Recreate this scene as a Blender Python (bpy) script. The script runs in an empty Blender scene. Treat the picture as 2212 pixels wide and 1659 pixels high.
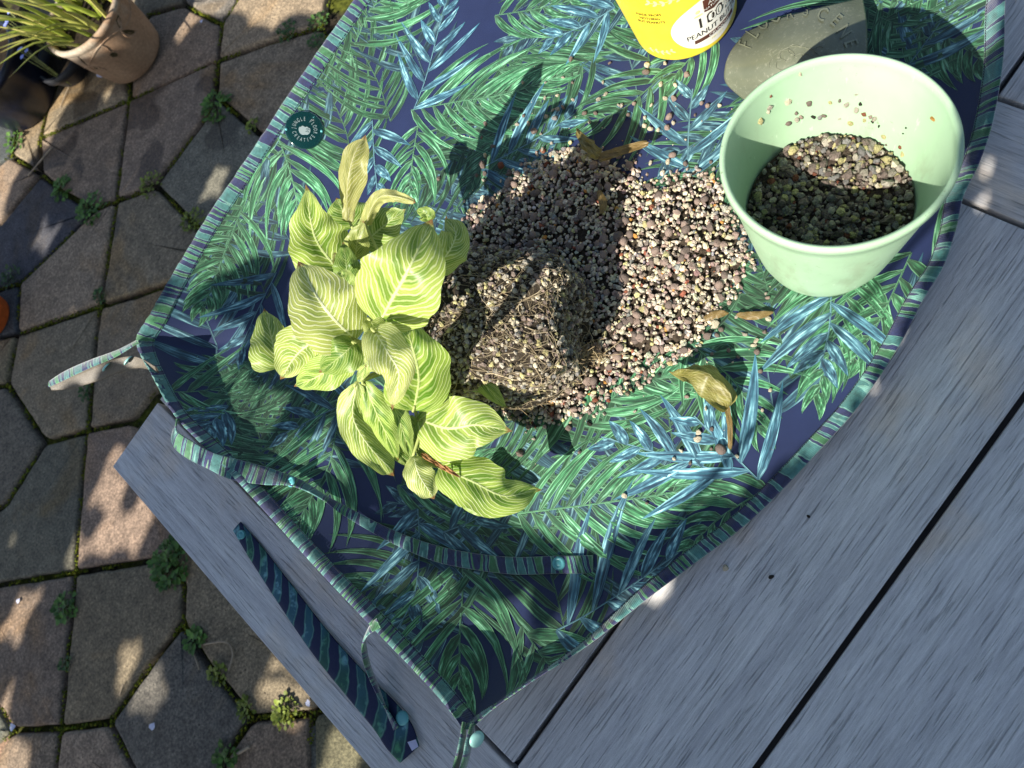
import bpy, bmesh, math, random
import numpy as np
from mathutils import Vector, Matrix, noise as mnoise

R_ = math.radians
rng = np.random.default_rng(7)
random.seed(7)
SC = bpy.context.scene
COL = SC.collection

# ------------------------------------------------------------------ camera, sky, sun, exposure
AX = np.array([.579519, -.81486778, -.01217489])    # the table's long direction, seen from the camera
BX = np.array([.72239192, .52055245, -.45516488])   # the table's cross direction
DN = np.array([.37723686, .25498165, .89032393])    # straight down
FOC, CAMH = 1664.0, .75
GZ = -.72                                           # the paving lies this far under the table top

def ray(x, y):
    d = np.array([(x - 1106) / FOC, (y - 829.5) / FOC, 1.])
    return np.array([AX @ d, -BX @ d, -DN @ d])

def at(x, y, z=0.):
    w = ray(x, y); t = (z - CAMH) / w[2]
    return np.array([0, 0, CAMH]) + w * t

def pix(P):
    P = np.atleast_2d(P) - np.array([0, 0, CAMH])
    d = P[:, :1] * AX - P[:, 1:2] * BX - P[:, 2:3] * DN
    return d[:, :2] / d[:, 2:3] * FOC + np.array([1106, 829.5])

cam = bpy.data.cameras.new('camera'); cam_o = bpy.data.objects.new('camera', cam); COL.objects.link(cam_o)
cam.sensor_width = 36; cam.lens = 36 * FOC / 2212
cam.clip_start = .02; cam.clip_end = 200
M = np.eye(4)
for k, e in enumerate(((1, 0, 0), (0, -1, 0), (0, 0, -1))):
    e = np.array(e, float); M[:3, k] = (AX @ e, -BX @ e, -DN @ e)
M[:3, 3] = (0, 0, CAMH)
cam_o.matrix_world = Matrix(M.tolist())
cam.dof.use_dof = True; cam.dof.focus_distance = .80; cam.dof.aperture_fstop = 10
SC.camera = cam_o

SUN_EL, SHADOW_AZ = R_(43), R_(14)                  # shadows fall along SHADOW_AZ on the table
SUNV = np.array([-math.cos(SHADOW_AZ) * math.cos(SUN_EL), -math.sin(SHADOW_AZ) * math.cos(SUN_EL), math.sin(SUN_EL)])
world = bpy.data.worlds.new('World'); SC.world = world; world.use_nodes = True
wn = world.node_tree.nodes; wl = world.node_tree.links
sky = wn.new('ShaderNodeTexSky'); sky.sky_type = 'NISHITA'; sky.sun_disc = False; sky.dust_density = 1.2; sky.ozone_density = 1.
sky.sun_elevation = SUN_EL; sky.sun_rotation = math.atan2(SUNV[0], SUNV[1])
wn['Background'].inputs[1].default_value = .072
wl.new(sky.outputs[0], wn['Background'].inputs[0])
sun = bpy.data.lights.new('sun', 'SUN'); sun.energy = 4.9; sun.angle = R_(.5); sun.color = (1, .945, .85)
sun_o = bpy.data.objects.new('sun', sun); COL.objects.link(sun_o)
sun_o.rotation_euler = Vector(SUNV.tolist()).to_track_quat('Z', 'Y').to_euler()
vs = SC.view_settings; vs.view_transform = 'Standard'; vs.look = 'None'; vs.gamma = 1; vs.exposure = 1.02
SC.render.engine = 'CYCLES'; SC.cycles.use_denoising = True
SC.cycles.max_bounces = 8; SC.cycles.transparent_max_bounces = 8
SC.cycles.sample_clamp_indirect = 4

# ------------------------------------------------------------------ helpers
def link(o, parent=None):
    COL.objects.link(o)
    if parent is not None: o.parent = parent
    return o

def tag(o, label=None, cat=None, group=None, kind=None):
    if label: o['label'] = label
    if cat: o['category'] = cat
    if group: o['group'] = group
    if kind: o['kind'] = kind
    return o

def empty(name, loc=(0, 0, 0), label=None, cat=None, group=None):
    o = bpy.data.objects.new(name, None); o.empty_display_size = .02
    o.location = loc; link(o); return tag(o, label, cat, group)

class MB:
    """collects geometry for one mesh: vertices, faces, per-vertex uv, tint"""
    def __init__(s): s.v = []; s.f = []; s.uv = []; s.tint = []; s.n = 0
    def add(s, V, F, UV=None, T=None):
        V = np.asarray(V, float).reshape(-1, 3)
        s.v.append(V); s.f.extend([tuple(int(i) + s.n for i in f) for f in F])
        s.uv.append(np.zeros((len(V), 2)) if UV is None else np.asarray(UV, float).reshape(-1, 2))
        s.tint.append(np.zeros((len(V), 4)) if T is None else np.broadcast_to(np.asarray(T, float), (len(V), 4)))
        s.n += len(V); return s
    def mesh(s, name, mat=None, smooth=True):
        me = bpy.data.meshes.new(name)
        V = np.concatenate(s.v)
        me.from_pydata(V.tolist(), [], s.f)
        li = np.empty(len(me.loops), np.int32); me.loops.foreach_get('vertex_index', li)
        UV = np.concatenate(s.uv)
        if np.any(UV):
            uvl = me.uv_layers.new(name='UVMap'); uvl.data.foreach_set('uv', UV[li].ravel())
        T = np.concatenate(s.tint)
        if np.any(T):
            ca = me.color_attributes.new('tint', 'FLOAT_COLOR', 'POINT'); ca.data.foreach_set('color', T.ravel())
        if smooth: me.polygons.foreach_set('use_smooth', np.ones(len(me.polygons), bool))
        if mat is not None: me.materials.append(mat)
        me.update(); return me
    def build(s, name, mat=None, parent=None, smooth=True):
        return link(bpy.data.objects.new(name, s.mesh(name, mat, smooth)), parent)

def grid_faces(nu, nv, wrap_u=False, wrap_v=False, flip=False):
    F = []
    for i in range(nu if wrap_u else nu - 1):
        for j in range(nv if wrap_v else nv - 1):
            a = i * nv + j; b = ((i + 1) % nu) * nv + j
            c = ((i + 1) % nu) * nv + (j + 1) % nv; d = i * nv + (j + 1) % nv
            F.append((d, c, b, a) if flip else (a, b, c, d))
    return F

def smooth_path(pts, n, closed=False):
    """Catmull-Rom through the points, n samples"""
    P = np.asarray(pts, float); m = len(P)
    out = []
    segs = m if closed else m - 1
    for k in range(n):
        t = k / n * segs if closed else k / (n - 1) * segs
        i = min(int(t), segs - 1); u = t - i
        if closed: p0, p1, p2, p3 = P[(i - 1) % m], P[i], P[(i + 1) % m], P[(i + 2) % m]
        else: p0, p1, p2, p3 = P[max(i - 1, 0)], P[i], P[i + 1], P[min(i + 2, m - 1)]
        out.append(.5 * (2 * p1 + (p2 - p0) * u + (2 * p0 - 5 * p1 + 4 * p2 - p3) * u * u + (3 * p1 - p0 - 3 * p2 + p3) * u ** 3))
    return np.array(out)

def tube(mb, P, r, sides=5, T=None, caps=True):
    P = np.asarray(P, float); n = len(P); r = np.broadcast_to(r, (n,))
    tg = np.gradient(P, axis=0); tg /= np.linalg.norm(tg, axis=1)[:, None] + 1e-12
    up = np.array([0.13, .21, 1.]); V = []
    for i in range(n):
        a = np.cross(tg[i], up); a /= np.linalg.norm(a) + 1e-12; b = np.cross(tg[i], a)
        for k in range(sides):
            an = 2 * math.pi * k / sides
            V.append(P[i] + r[i] * (math.cos(an) * a + math.sin(an) * b))
    F = grid_faces(n, sides, wrap_v=True)
    if caps: F += [tuple(range(sides)), tuple(range(n * sides - 1, n * sides - sides - 1, -1))]
    UV = [(i / (n - 1), k / sides) for i in range(n) for k in range(sides)]
    mb.add(V, F, UV, T); return mb

def lathe(mb, prof, seg=64, T=None):
    prof = np.asarray(prof, float); n = len(prof)
    V = []; UV = []
    for i in range(seg):
        a = 2 * math.pi * i / seg
        for j, (r, z) in enumerate(prof): V.append((r * math.cos(a), r * math.sin(a), z)); UV.append((i / seg, j / (n - 1)))
    mb.add(V, grid_faces(seg, n, wrap_u=True), UV, T); return mb

def box_mesh(name, lo, hi, mat, bev=.0015):
    bm = bmesh.new(); bmesh.ops.create_cube(bm, size=1)
    lo, hi = np.array(lo, float), np.array(hi, float)
    for v in bm.verts: v.co = Vector(((lo + hi) / 2 + np.array(v.co) * (hi - lo)).tolist())
    bmesh.ops.bevel(bm, geom=bm.edges[:], offset=bev, segments=2, affect='EDGES', profile=.6)
    me = bpy.data.meshes.new(name); bm.to_mesh(me); bm.free(); me.materials.append(mat)
    return me

# ------------------------------------------------------------------ node materials
class NT:
    def __init__(s, name):
        s.m = bpy.data.materials.new(name); s.m.use_nodes = True
        s.t = s.m.node_tree; s.N = s.t.nodes; s.p = s.N['Principled BSDF']; s.out = s.N['Material Output']
    def lk(s, sock, val):
        if hasattr(val, 'is_output') or isinstance(val, bpy.types.NodeSocket): s.t.links.new(val, sock)
        elif isinstance(val, (tuple, list)) and len(val) == 3 and sock.type == 'RGBA': sock.default_value = (*val, 1)
        else: sock.default_value = val
    def node(s, typ, **kw):
        n = s.N.new(typ)
        for k, v in kw.items(): setattr(n, k, v)
        return n
    def coord(s, kind='Object'): return s.node('ShaderNodeTexCoord').outputs[kind]
    def uv(s): return s.node('ShaderNodeUVMap').outputs[0]
    def attr(s, name='tint', out='Color'):
        return s.node('ShaderNodeAttribute', attribute_name=name).outputs[out]
    def sep(s, v):
        n = s.node('ShaderNodeSeparateXYZ'); s.lk(n.inputs[0], v); return n.outputs
    def sepc(s, v):
        n = s.node('ShaderNodeSeparateColor'); s.lk(n.inputs[0], v); return n.outputs
    def comb(s, x=0., y=0., z=0.):
        n = s.node('ShaderNodeCombineXYZ')
        for i, v in enumerate((x, y, z)): s.lk(n.inputs[i], v)
        return n.outputs[0]
    def mapping(s, v, scale=(1, 1, 1), rot=(0, 0, 0), loc=(0, 0, 0)):
        n = s.node('ShaderNodeMapping'); s.lk(n.inputs[0], v)
        n.inputs['Scale'].default_value = scale; n.inputs['Rotation'].default_value = rot; n.inputs['Location'].default_value = loc
        return n.outputs[0]
    def noise(s, v, scale=10., detail=4., rough=.55, dist=0., out=0):
        n = s.node('ShaderNodeTexNoise'); s.lk(n.inputs['Vector'], v)
        n.inputs['Scale'].default_value = scale; n.inputs['Detail'].default_value = detail
        n.inputs['Roughness'].default_value = rough; n.inputs['Distortion'].default_value = dist
        return n.outputs[out]
    def voro(s, v, scale=10., feature='F1', out='Distance', rand=1.):
        n = s.node('ShaderNodeTexVoronoi', feature=feature); s.lk(n.inputs['Vector'], v)
        n.inputs['Scale'].default_value = scale; n.inputs['Randomness'].default_value = rand
        return n.outputs[out]
    def math(s, op, a, b=0., c=0., clamp=False):
        n = s.node('ShaderNodeMath', operation=op, use_clamp=clamp)
        s.lk(n.inputs[0], a); s.lk(n.inputs[1], b); s.lk(n.inputs[2], c); return n.outputs[0]
    def smooth(s, x, a, b):
        n = s.node('ShaderNodeMapRange', interpolation_type='SMOOTHSTEP'); s.lk(n.inputs[0], x)
        n.inputs[1].default_value = a; n.inputs[2].default_value = b; return n.outputs[0]
    def ramp(s, fac, stops, interp='LINEAR'):
        n = s.node('ShaderNodeValToRGB'); s.lk(n.inputs[0], fac); cr = n.color_ramp; cr.interpolation = interp
        while len(cr.elements) > 1: cr.elements.remove(cr.elements[-1])
        cr.elements[0].position = stops[0][0]; cr.elements[0].color = (*stops[0][1], 1)
        for p, c in stops[1:]: e = cr.elements.new(p); e.color = (*c, 1)
        return n.outputs[0]
    def mix(s, f, a, b, blend='MIX'):
        n = s.node('ShaderNodeMix', data_type='RGBA', blend_type=blend, clamp_factor=True)
        s.lk(n.inputs[0], f); s.lk(n.inputs[6], a); s.lk(n.inputs[7], b); return n.outputs[2]
    def hsv(s, c, h=.5, sat=1., v=1.):
        n = s.node('ShaderNodeHueSaturation'); s.lk(n.inputs['Color'], c)
        s.lk(n.inputs['Hue'], h); s.lk(n.inputs['Saturation'], sat); s.lk(n.inputs['Value'], v); return n.outputs[0]
    def bump(s, h, strength=.5, dist=.001):
        n = s.node('ShaderNodeBump'); n.inputs['Strength'].default_value = strength; n.inputs['Distance'].default_value = dist
        s.lk(n.inputs['Height'], h); return n.outputs[0]
    def done(s, col=None, rough=.6, normal=None, spec=.5, **kw):
        if col is not None: s.lk(s.p.inputs['Base Color'], col)
        s.lk(s.p.inputs['Roughness'], rough); s.p.inputs['Specular IOR Level'].default_value = spec
        if normal is not None: s.lk(s.p.inputs['Normal'], normal)
        for k, v in kw.items(): s.lk(s.p.inputs[k.replace('_', ' ')], v)
        return s.m

def plain(name, col, rough=.6, spec=.5, vary=.25, scale=60., bump=.15, **kw):
    t = NT(name); c = t.coord()
    n = t.noise(c, scale, 5)
    k = t.ramp(n, [(.3, tuple(x * (1 - vary) for x in col)), (.7, tuple(min(1, x * (1 + vary)) for x in col))])
    return t.done(k, rough, t.bump(t.noise(c, scale * 6, 3), bump, .0006), spec, **kw)
# ------------------------------------------------------------------ the setting: ground and paving stones
def mat_ground():
    t = NT('joint_soil'); c = t.coord()
    n = t.noise(c, 9, 6); m = t.noise(c, 70, 4)
    soil = t.ramp(m, [(.3, (.012, .010, .007)), (.7, (.055, .045, .03))])
    moss = t.ramp(m, [(.3, (.02, .025, .004)), (.7, (.11, .12, .018))])
    return t.done(t.mix(t.smooth(n, .42, .6), soil, moss), .95, t.bump(m, .8, .006), .1)

def mat_paver():
    t = NT('paver_concrete'); c = t.coord(); gen = t.node('ShaderNodeObjectInfo').outputs
    big = t.noise(c, 5, 5, .6); mid = t.noise(c, 30, 6, .72); fine = t.noise(c, 165, 4, .75)
    tone = t.attr('tint')
    col = t.mix(1., tone, t.ramp(mid, [(.25, (.55, .55, .56)), (.75, (1.35, 1.33, 1.3))]), 'MULTIPLY')
    col = t.mix(1., col, t.ramp(fine, [(.34, (.48, .48, .48)), (.5, (.95, .95, .95)), (.66, (1.65, 1.62, 1.55))]), 'MULTIPLY')
    lich = t.smooth(t.noise(c, 3.1, 4, .6, .8), .5, .68)
    col = t.mix(t.math('MULTIPLY', lich, .55), col, t.mix(1., col, (1.25, .95, .55), 'MULTIPLY'))
    pits = t.smooth(t.voro(c, 60), .16, .07)
    pits = t.math('MULTIPLY', pits, t.smooth(t.noise(c, 30, 2), .5, .6))
    col = t.mix(t.math('MULTIPLY', pits, .75), col, (.02, .016, .012))
    wet = t.smooth(t.noise(t.mapping(c, loc=(3.3, 1.7, 0)), 6.5, 1.5, .4), .56, .60)     # water splashes left to dry
    wetmask = t.math('MULTIPLY', wet, t.attr('tint', 'Alpha'))
    col = t.mix(t.math('MULTIPLY', wetmask, .62), col, t.mix(1., col, (.22, .2, .2), 'MULTIPLY'))
    h = t.math('ADD', t.math('MULTIPLY', fine, .7), t.math('MULTIPLY', mid, .9))
    h = t.math('SUBTRACT', h, t.math('MULTIPLY', pits, 1.2))
    rough = t.math('SUBTRACT', .9, t.math('MULTIPLY', wetmask, .4))
    return t.done(col, rough, t.bump(h, .8, .003), .3)

M_GROUND, M_PAVER = mat_ground(), mat_paver()
g = MB(); s = 30
g.add([(-s, -s, GZ - .022), (s, -s, GZ - .022), (s, s, GZ - .022), (-s, s, GZ - .022)], [(0, 1, 2, 3)])
GROUND = tag(g.build('ground', M_GROUND, smooth=False), kind='structure')

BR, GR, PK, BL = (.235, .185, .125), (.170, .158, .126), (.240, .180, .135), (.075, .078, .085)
PAVERS = [   # outline in the photograph, tone, splashed
 ([(395, 8), (478, 50), (468, 130), (277, 215), (280, 120), (320, 30)], BR, 0),
 ([(395, 8), (478, 50), (515, -5), (510, -60), (400, -60)], GR, 0),
 ([(478, 50), (515, -5), (540, -60), (720, -60), (695, 55), (590, 85), (468, 130)], BR, 0),
 ([(468, 130), (590, 85), (695, 55), (740, 180), (620, 320), (555, 285), (463, 205)], PK, 0),
 ([(277, 215), (468, 130), (463, 205), (440, 260), (335, 398), (300, 415), (250, 432), (262, 330)], PK, 1),
 ([(463, 205), (555, 285), (660, 340), (560, 500), (430, 495), (335, 400), (440, 260)], GR, 1),
 ([(277, 215), (262, 330), (250, 432), (205, 452), (130, 412), (88, 375), (85, 298)], PK, 1),
 ([(85, 298), (277, 215), (280, 120), (150, 125), (105, 215)], BR, 1),
 ([(85, 298), (105, 215), (0, 243), (37, 283), (20, 335), (82, 372)], BR, 1),
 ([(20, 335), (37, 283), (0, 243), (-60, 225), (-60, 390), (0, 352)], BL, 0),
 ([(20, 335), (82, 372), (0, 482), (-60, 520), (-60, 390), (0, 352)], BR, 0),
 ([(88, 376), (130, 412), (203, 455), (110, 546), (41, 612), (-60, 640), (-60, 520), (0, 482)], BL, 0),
 ([(205, 455), (250, 434), (233, 550), (215, 660), (35, 721), (41, 612), (110, 547)], PK, 0),
 ([(250, 434), (300, 415), (337, 402), (428, 495), (500, 560), (365, 613), (300, 635), (215, 660), (233, 550)], BR, 1),
 ([(215, 660), (300, 636), (365, 614), (480, 640), (450, 790), (330, 850), (283, 911), (187, 931), (205, 720)], BR, 0),
 ([(35, 721), (215, 660), (205, 720), (187, 931), (95, 955), (15, 831)], BR, 0),
 ([(35, 721), (15, 831), (-60, 850), (-60, 745)], BR, 0),
 ([(-60, 640), (41, 612), (35, 721), (-60, 745)], BL, 0),
 ([(15, 831), (95, 956), (10, 1091), (-60, 1130), (-60, 850)], GR, 0),
 ([(95, 956), (187, 931), (171, 1106), (160, 1236), (0, 1263), (-60, 1270), (-60, 1130), (10, 1091)], GR, 0),
 ([(187, 931), (283, 911), (400, 1000), (420, 1150), (372, 1205), (325, 1211), (160, 1236), (171, 1106)], BR, 0),
 ([(160, 1236), (325, 1211), (372, 1205), (397, 1262), (392, 1348), (320, 1441), (236, 1562), (130, 1575), (143, 1420)], BR, 0),
 ([(0, 1263), (160, 1236), (143, 1420), (130, 1575), (28, 1578), (0, 1531), (-60, 1505), (-60, 1270)], PK, 0),
 ([(392, 1348), (450, 1440), (540, 1551), (481, 1640), (470, 1720), (315, 1720), (236, 1562), (320, 1441)], GR, 0),
 ([(397, 1262), (372, 1205), (420, 1150), (600, 1250), (780, 1500), (670, 1544), (540, 1551), (450, 1440), (392, 1348)], BR, 0),
 ([(28, 1578), (130, 1575), (112, 1720), (-30, 1720), (0, 1611)], PK, 0),
 ([(130, 1575), (236, 1562), (315, 1720), (112, 1720)], PK, 0),
 ([(540, 1551), (670, 1544), (672, 1720), (470, 1720), (481, 1640)], BR, 0),
 ([(670, 1544), (780, 1500), (940, 1640), (940, 1720), (672, 1720)], (.17, .15, .085), 0),
 ([(-60, 1505), (0, 1531), (28, 1578), (0, 1611), (-60, 1650)], GR, 0),
 ([(400, -60), (395, 8), (320, 30), (280, 120), (150, 125), (60, 60), (60, -60)], BR, 0),
]

def poly_slab(name, P, z, th, mat, tone, wet, inset=.0072, wob=.005, seed=0):
    """paving stone: wobbly outline, worn rounded arris, slightly uneven top"""
    P = np.array(P)[:, :2]; c = P.mean(0)
    if sum(P[i, 0] * P[(i + 1) % len(P), 1] - P[(i + 1) % len(P), 0] * P[i, 1] for i in range(len(P))) < 0: P = P[::-1]
    r = np.random.default_rng(seed); Q = []
    for i in range(len(P)):                                  # resample edges, round corners
        a, b = P[i], P[(i + 1) % len(P)]; n = max(3, int(np.linalg.norm(b - a) / .022))
        for k in range(n): Q.append(a + (b - a) * (k + .5) / n)
    Q = np.array(Q)
    tg = np.roll(Q, -1, 0) - np.roll(Q, 1, 0); tg /= np.linalg.norm(tg, axis=1)[:, None]
    nn = np.stack([-tg[:, 1], tg[:, 0]], 1)
    w = np.array([mnoise.noise((q[0] * 30, q[1] * 30, seed)) for q in Q]) * wob + r.normal(0, .0006, len(Q))
    Q = Q + nn * (inset + np.abs(w))[:, None]
    tilt = r.normal(0, .006, 2); dz = r.normal(0, .0025)
    V = []; n = len(Q)
    for off, zz in ((0, -th), (0, -.009), (.002, -.0035), (.005, -.001), (.010, 0)):
        q = Q + nn * off
        V += [(*p, z + zz + dz + tilt @ (p - c)) for p in q]
    V.append((*c, z + dz)); F = []
    for l in range(4): F += [(l * n + i, l * n + (i + 1) % n, (l + 1) * n + (i + 1) % n, (l + 1) * n + i) for i in range(n)]
    F += [(4 * n + i, 4 * n + (i + 1) % n, 5 * n) for i in range(n)]
    mb = MB(); v = r.normal(1, .09); t = [x * v * r.normal(1, .03) for x in tone]
    mb.add(V, F, None, (*t, wet))
    return mb.mesh(name, mat)

HOLES = []
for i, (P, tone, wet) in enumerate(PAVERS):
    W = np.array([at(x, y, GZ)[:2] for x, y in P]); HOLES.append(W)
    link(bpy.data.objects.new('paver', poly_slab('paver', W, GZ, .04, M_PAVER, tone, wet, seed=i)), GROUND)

# the same paving goes on beyond the picture and under the table
allv = np.concatenate(HOLES)
def inpoly(p, Q):
    x, y = p; c = False; j = len(Q) - 1
    for i in range(len(Q)):
        if (Q[i][1] > y) != (Q[j][1] > y) and x < (Q[j][0] - Q[i][0]) * (y - Q[i][1]) / (Q[j][1] - Q[i][1]) + Q[i][0]: c = not c
        j = i
    return c
seeds = []
for a in range(-8, 12):
    for b in range(-6, 16):
        p = np.array([a * .34 + .17 * (b % 2), b * .30]) + rng.normal(0, .045, 2)
        seeds.append(p)
seeds = np.array(seeds)
def clear(p):
    return min(np.min(np.linalg.norm(W - p, axis=1)) for W in HOLES) > .06 and not any(inpoly(p, W) for W in HOLES)
cells = 0
for i, p in enumerate(seeds):
    if not (-2.3 < p[0] < 2.6 and -1.4 < p[1] < 3.9): continue
    poly = [p + .5 * np.array([math.cos(a), math.sin(a)]) for a in np.linspace(0, 2 * math.pi, 24, endpoint=False)]
    for q in seeds[np.argsort(np.linalg.norm(seeds - p, axis=1))[1:14]]:
        n = q - p; m = (p + q) / 2; out = []
        for k in range(len(poly)):
            a, b = poly[k], poly[(k + 1) % len(poly)]; da, db = (a - m) @ n, (b - m) @ n
            if da <= 0: out.append(a)
            if da * db < 0: out.append(a + (b - a) * da / (da - db))
        poly = out
    if len(poly) < 3: continue
    W = np.array(poly); keep = [W[0]]
    for w in W[1:]:
        if np.linalg.norm(w - keep[-1]) > .02: keep.append(w)
    W = np.array(keep); samples = np.concatenate([W, [p], (W + p) / 2, (W + np.roll(W, -1, 0)) / 2])
    px = pix(np.c_[samples, np.full(len(samples), GZ)])
    vis = (px[:, 0] > -40) & (px[:, 0] < 2260) & (px[:, 1] > -40) & (px[:, 1] < 1700)
    tab = (samples[:, 0] > -.30) & (samples[:, 0] < 1.6) & (samples[:, 1] < .70)
    if any(inpoly(p, Q) for Q in HOLES): continue
    def hidden(k):                                          # out of the picture, under the table, or under a traced stone
        if not vis[k]: return True
        T = at(*px[k], 0)
        return (T[1] < .80 and T[0] > -.41) or any(inpoly(samples[k], Q) for Q in HOLES)
    if not all(hidden(k) for k in range(len(samples))): continue
    link(bpy.data.objects.new('paver', poly_slab('paver', W, GZ - .011, .04, M_PAVER, (BR, GR, PK)[i % 3], 0, seed=100 + i)), GROUND); cells += 1
print('extra pavers', cells)

# ------------------------------------------------------------------ the table
def mat_wood():
    t = NT('grey_wood_board'); c = t.coord('Object')
    info = t.node('ShaderNodeObjectInfo').outputs['Random']
    off = t.comb(t.math('MULTIPLY', info, 37.), t.math('MULTIPLY', info, 11.), t.math('MULTIPLY', info, 5.))
    add = t.node('ShaderNodeVectorMath', operation='ADD'); t.lk(add.inputs[0], c); t.lk(add.inputs[1], off)
    v = add.outputs[0]
    warp = t.noise(t.mapping(v, (2.2, 7, 7)), 1., 0.)
    gx = t.sep(v)
    yy = t.math('ADD', gx[1], t.math('MULTIPLY', warp, .012))
    vv = t.comb(t.math('MULTIPLY', gx[0], .05), yy, t.math('MULTIPLY', gx[2], .2))
    g1 = t.noise(vv, 470, 6, .8); g2 = t.noise(vv, 1300, 3, .6); g3 = t.noise(vv, 75, 3, .5)
    streak = t.smooth(t.noise(t.comb(t.math('MULTIPLY', gx[0], .035), yy, 0.), 430, 3, .65), .57, .68)
    col = t.ramp(g1, [(.32, (.44, .437, .432)), (.5, (.61, .605, .598)), (.66, (.75, .745, .735))])
    col = t.mix(t.math('MULTIPLY', streak, .5), col, (.16, .165, .18))
    col = t.mix(1., col, t.ramp(g3, [(.3, (.86, .86, .88)), (.7, (1.1, 1.1, 1.09))]), 'MULTIPLY')
    blot = t.noise(v, 7, 4, .6)
    col = t.mix(t.smooth(blot, .52, .72), col, t.mix(1., col, (1.14, 1.0, .85), 'MULTIPLY'))
    knot = t.smooth(t.voro(t.mapping(v, (1.6, 4.5, 1)), 2.2), .06, .0)
    col = t.mix(t.math('MULTIPLY', knot, .55), col, (.035, .036, .04))
    h = t.math('SUBTRACT', t.math('ADD', t.math('MULTIPLY', g1, .8), t.math('MULTIPLY', g2, .5)), t.math('MULTIPLY', streak, 1.1))
    return t.done(col, t.math('ADD', .5, t.math('MULTIPLY', g2, .2)), t.bump(h, .75, .0013), .35)
M_WOOD = mat_wood()
M_GAP = plain('dark_frame_metal', (.06, .06, .062), .55, .4)
TABLE = empty('table', (0, 0, 0), 'grey wood-look garden table with boards in two directions under the leaf print mat', 'table')
TH = .018
def board(x0, x1, y0, y1, along):
    g = .0026
    me = box_mesh('plank', (x0 + g, y0 + g, -TH), (x1 - g, y1 - g, 0), M_WOOD, .0012)
    cx, cy = (x0 + x1) / 2, (y0 + y1) / 2
    for v in me.vertices: v.co.x -= cx; v.co.y -= cy
    if along == 'y':
        for v in me.vertices: v.co.x, v.co.y = v.co.y, -v.co.x
    o = link(bpy.data.objects.new('plank', me), TABLE); o.location = (cx, cy, 0)
    if along == 'y': o.rotation_euler.z = math.pi / 2
    return o
YS = [-.1875, -.022, .1435, .309, .4745, .640, .8065]
board(-.418, -.307, YS[0], YS[-1], 'y')
for x0, x1 in ((-.307, .372), (.476, 1.155)):
    for k in range(6): board(x0, x1, YS[k], YS[k + 1], 'x')
board(.372, .476, YS[0], YS[-1], 'y'); board(1.155, 1.266, YS[0], YS[-1], 'y')
fr = MB()
def mbbox(mb, lo, hi):
    x0, y0, z0 = lo; x1, y1, z1 = hi
    mb.add([(x0, y0, z0), (x1, y0, z0), (x1, y1, z0), (x0, y1, z0), (x0, y0, z1), (x1, y0, z1), (x1, y1, z1), (x0, y1, z1)],
           [(0, 3, 2, 1), (4, 5, 6, 7), (0, 1, 5, 4), (1, 2, 6, 5), (2, 3, 7, 6), (3, 0, 4, 7)])
mbbox(fr, (-.405, -.175, -TH - .012), (1.253, .794, -TH - .002))
for y in (-.15, .79):
    mbbox(fr, (-.40, y - .04, -.075), (1.25, y, -TH - .012))
fr.build('underframe', M_GAP, TABLE, smooth=False)
for x in (-.39, 1.19):
    for y in (-.17, .735):
        l = MB(); mbbox(l, (x, y, GZ), (x + .05, y + .05, -.0755)); l.build('leg', M_GAP, TABLE, smooth=False)
# ------------------------------------------------------------------ the potting mat
RIM_PX = [(300, 740, .075, .006), (330, 680, .070, 0), (375, 600, .060, 0), (450, 475, .052, 0), (540, 342, .048, 0), (640, 190, .048, 0), (770, 0, .050, 0)]
RIM_W = [(.40, .878, .055, 0), (.50, .865, .065, 0), (.575, .825, .078, 0), (.612, .73, .06, 0), (.63, .60, .05, 0), (.635, .45, .05, 0), (.62, .30, .055, 0), (.585, .205, .07, 0)]
RIM_PX2 = [(2168, 0, .062, 0), (2163, 133, .055, 0), (2141, 265, .048, 0), (2112, 354, .042, 0), (2078, 425, .036, 0), (2062, 495, .032, .003), (2035, 575, .028, .003), (1990, 650, .023, 0),
           (1935, 755, .017, 0), (1850, 880, .013, 0), (1770, 970, .012, 0), (1680, 1065, .012, 0), (1600, 1140, .013, 0), (1500, 1215, .016, 0), (1400, 1290, .024, .004),
           (1270, 1392, .042, .014), (1150, 1470, .058, .020), (1065, 1530, .070, .022), (1012, 1572, .076, .018),
           (985, 1545, .074, .006), (930, 1480, .060, .004), (800, 1345, .047, 0), (700, 1240, .042, 0), (600, 1130, .042, 0), (490, 1010, .047, 0), (430, 950, .055, .004), (380, 895, .062, .010), (335, 815, .071, .014)]
rim_ctrl = [(*at(x, y, z), b) for x, y, z, b in RIM_PX] + [(x, y, z, b) for x, y, z, b in RIM_W] + [(*at(x, y, z), b) for x, y, z, b in RIM_PX2]
NR = 480
RIM = smooth_path(rim_ctrl, NR, closed=True)               # x, y, z, outward bulge under the rim
MC = np.array([.16, .47])
_rel = RIM[:, :2] - MC
_ang = np.arctan2(_rel[:, 1], _rel[:, 0]); _rad = np.linalg.norm(_rel, axis=1)
_o = np.argsort(_ang); _angs, _rads = _ang[_o], _rad[_o]
_tg = np.roll(RIM[:, :2], -1, 0) - np.roll(RIM[:, :2], 1, 0); _tg /= np.linalg.norm(_tg, axis=1)[:, None]
_nout = np.stack([-_tg[:, 1], _tg[:, 0]], 1)
_nout *= np.sign((_nout * _rel).sum(1))[:, None]
WALLW = .085

def rimrad(x, y):
    return np.interp(np.arctan2(y - MC[1], x - MC[0]), _angs, _rads, period=2 * math.pi)

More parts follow.
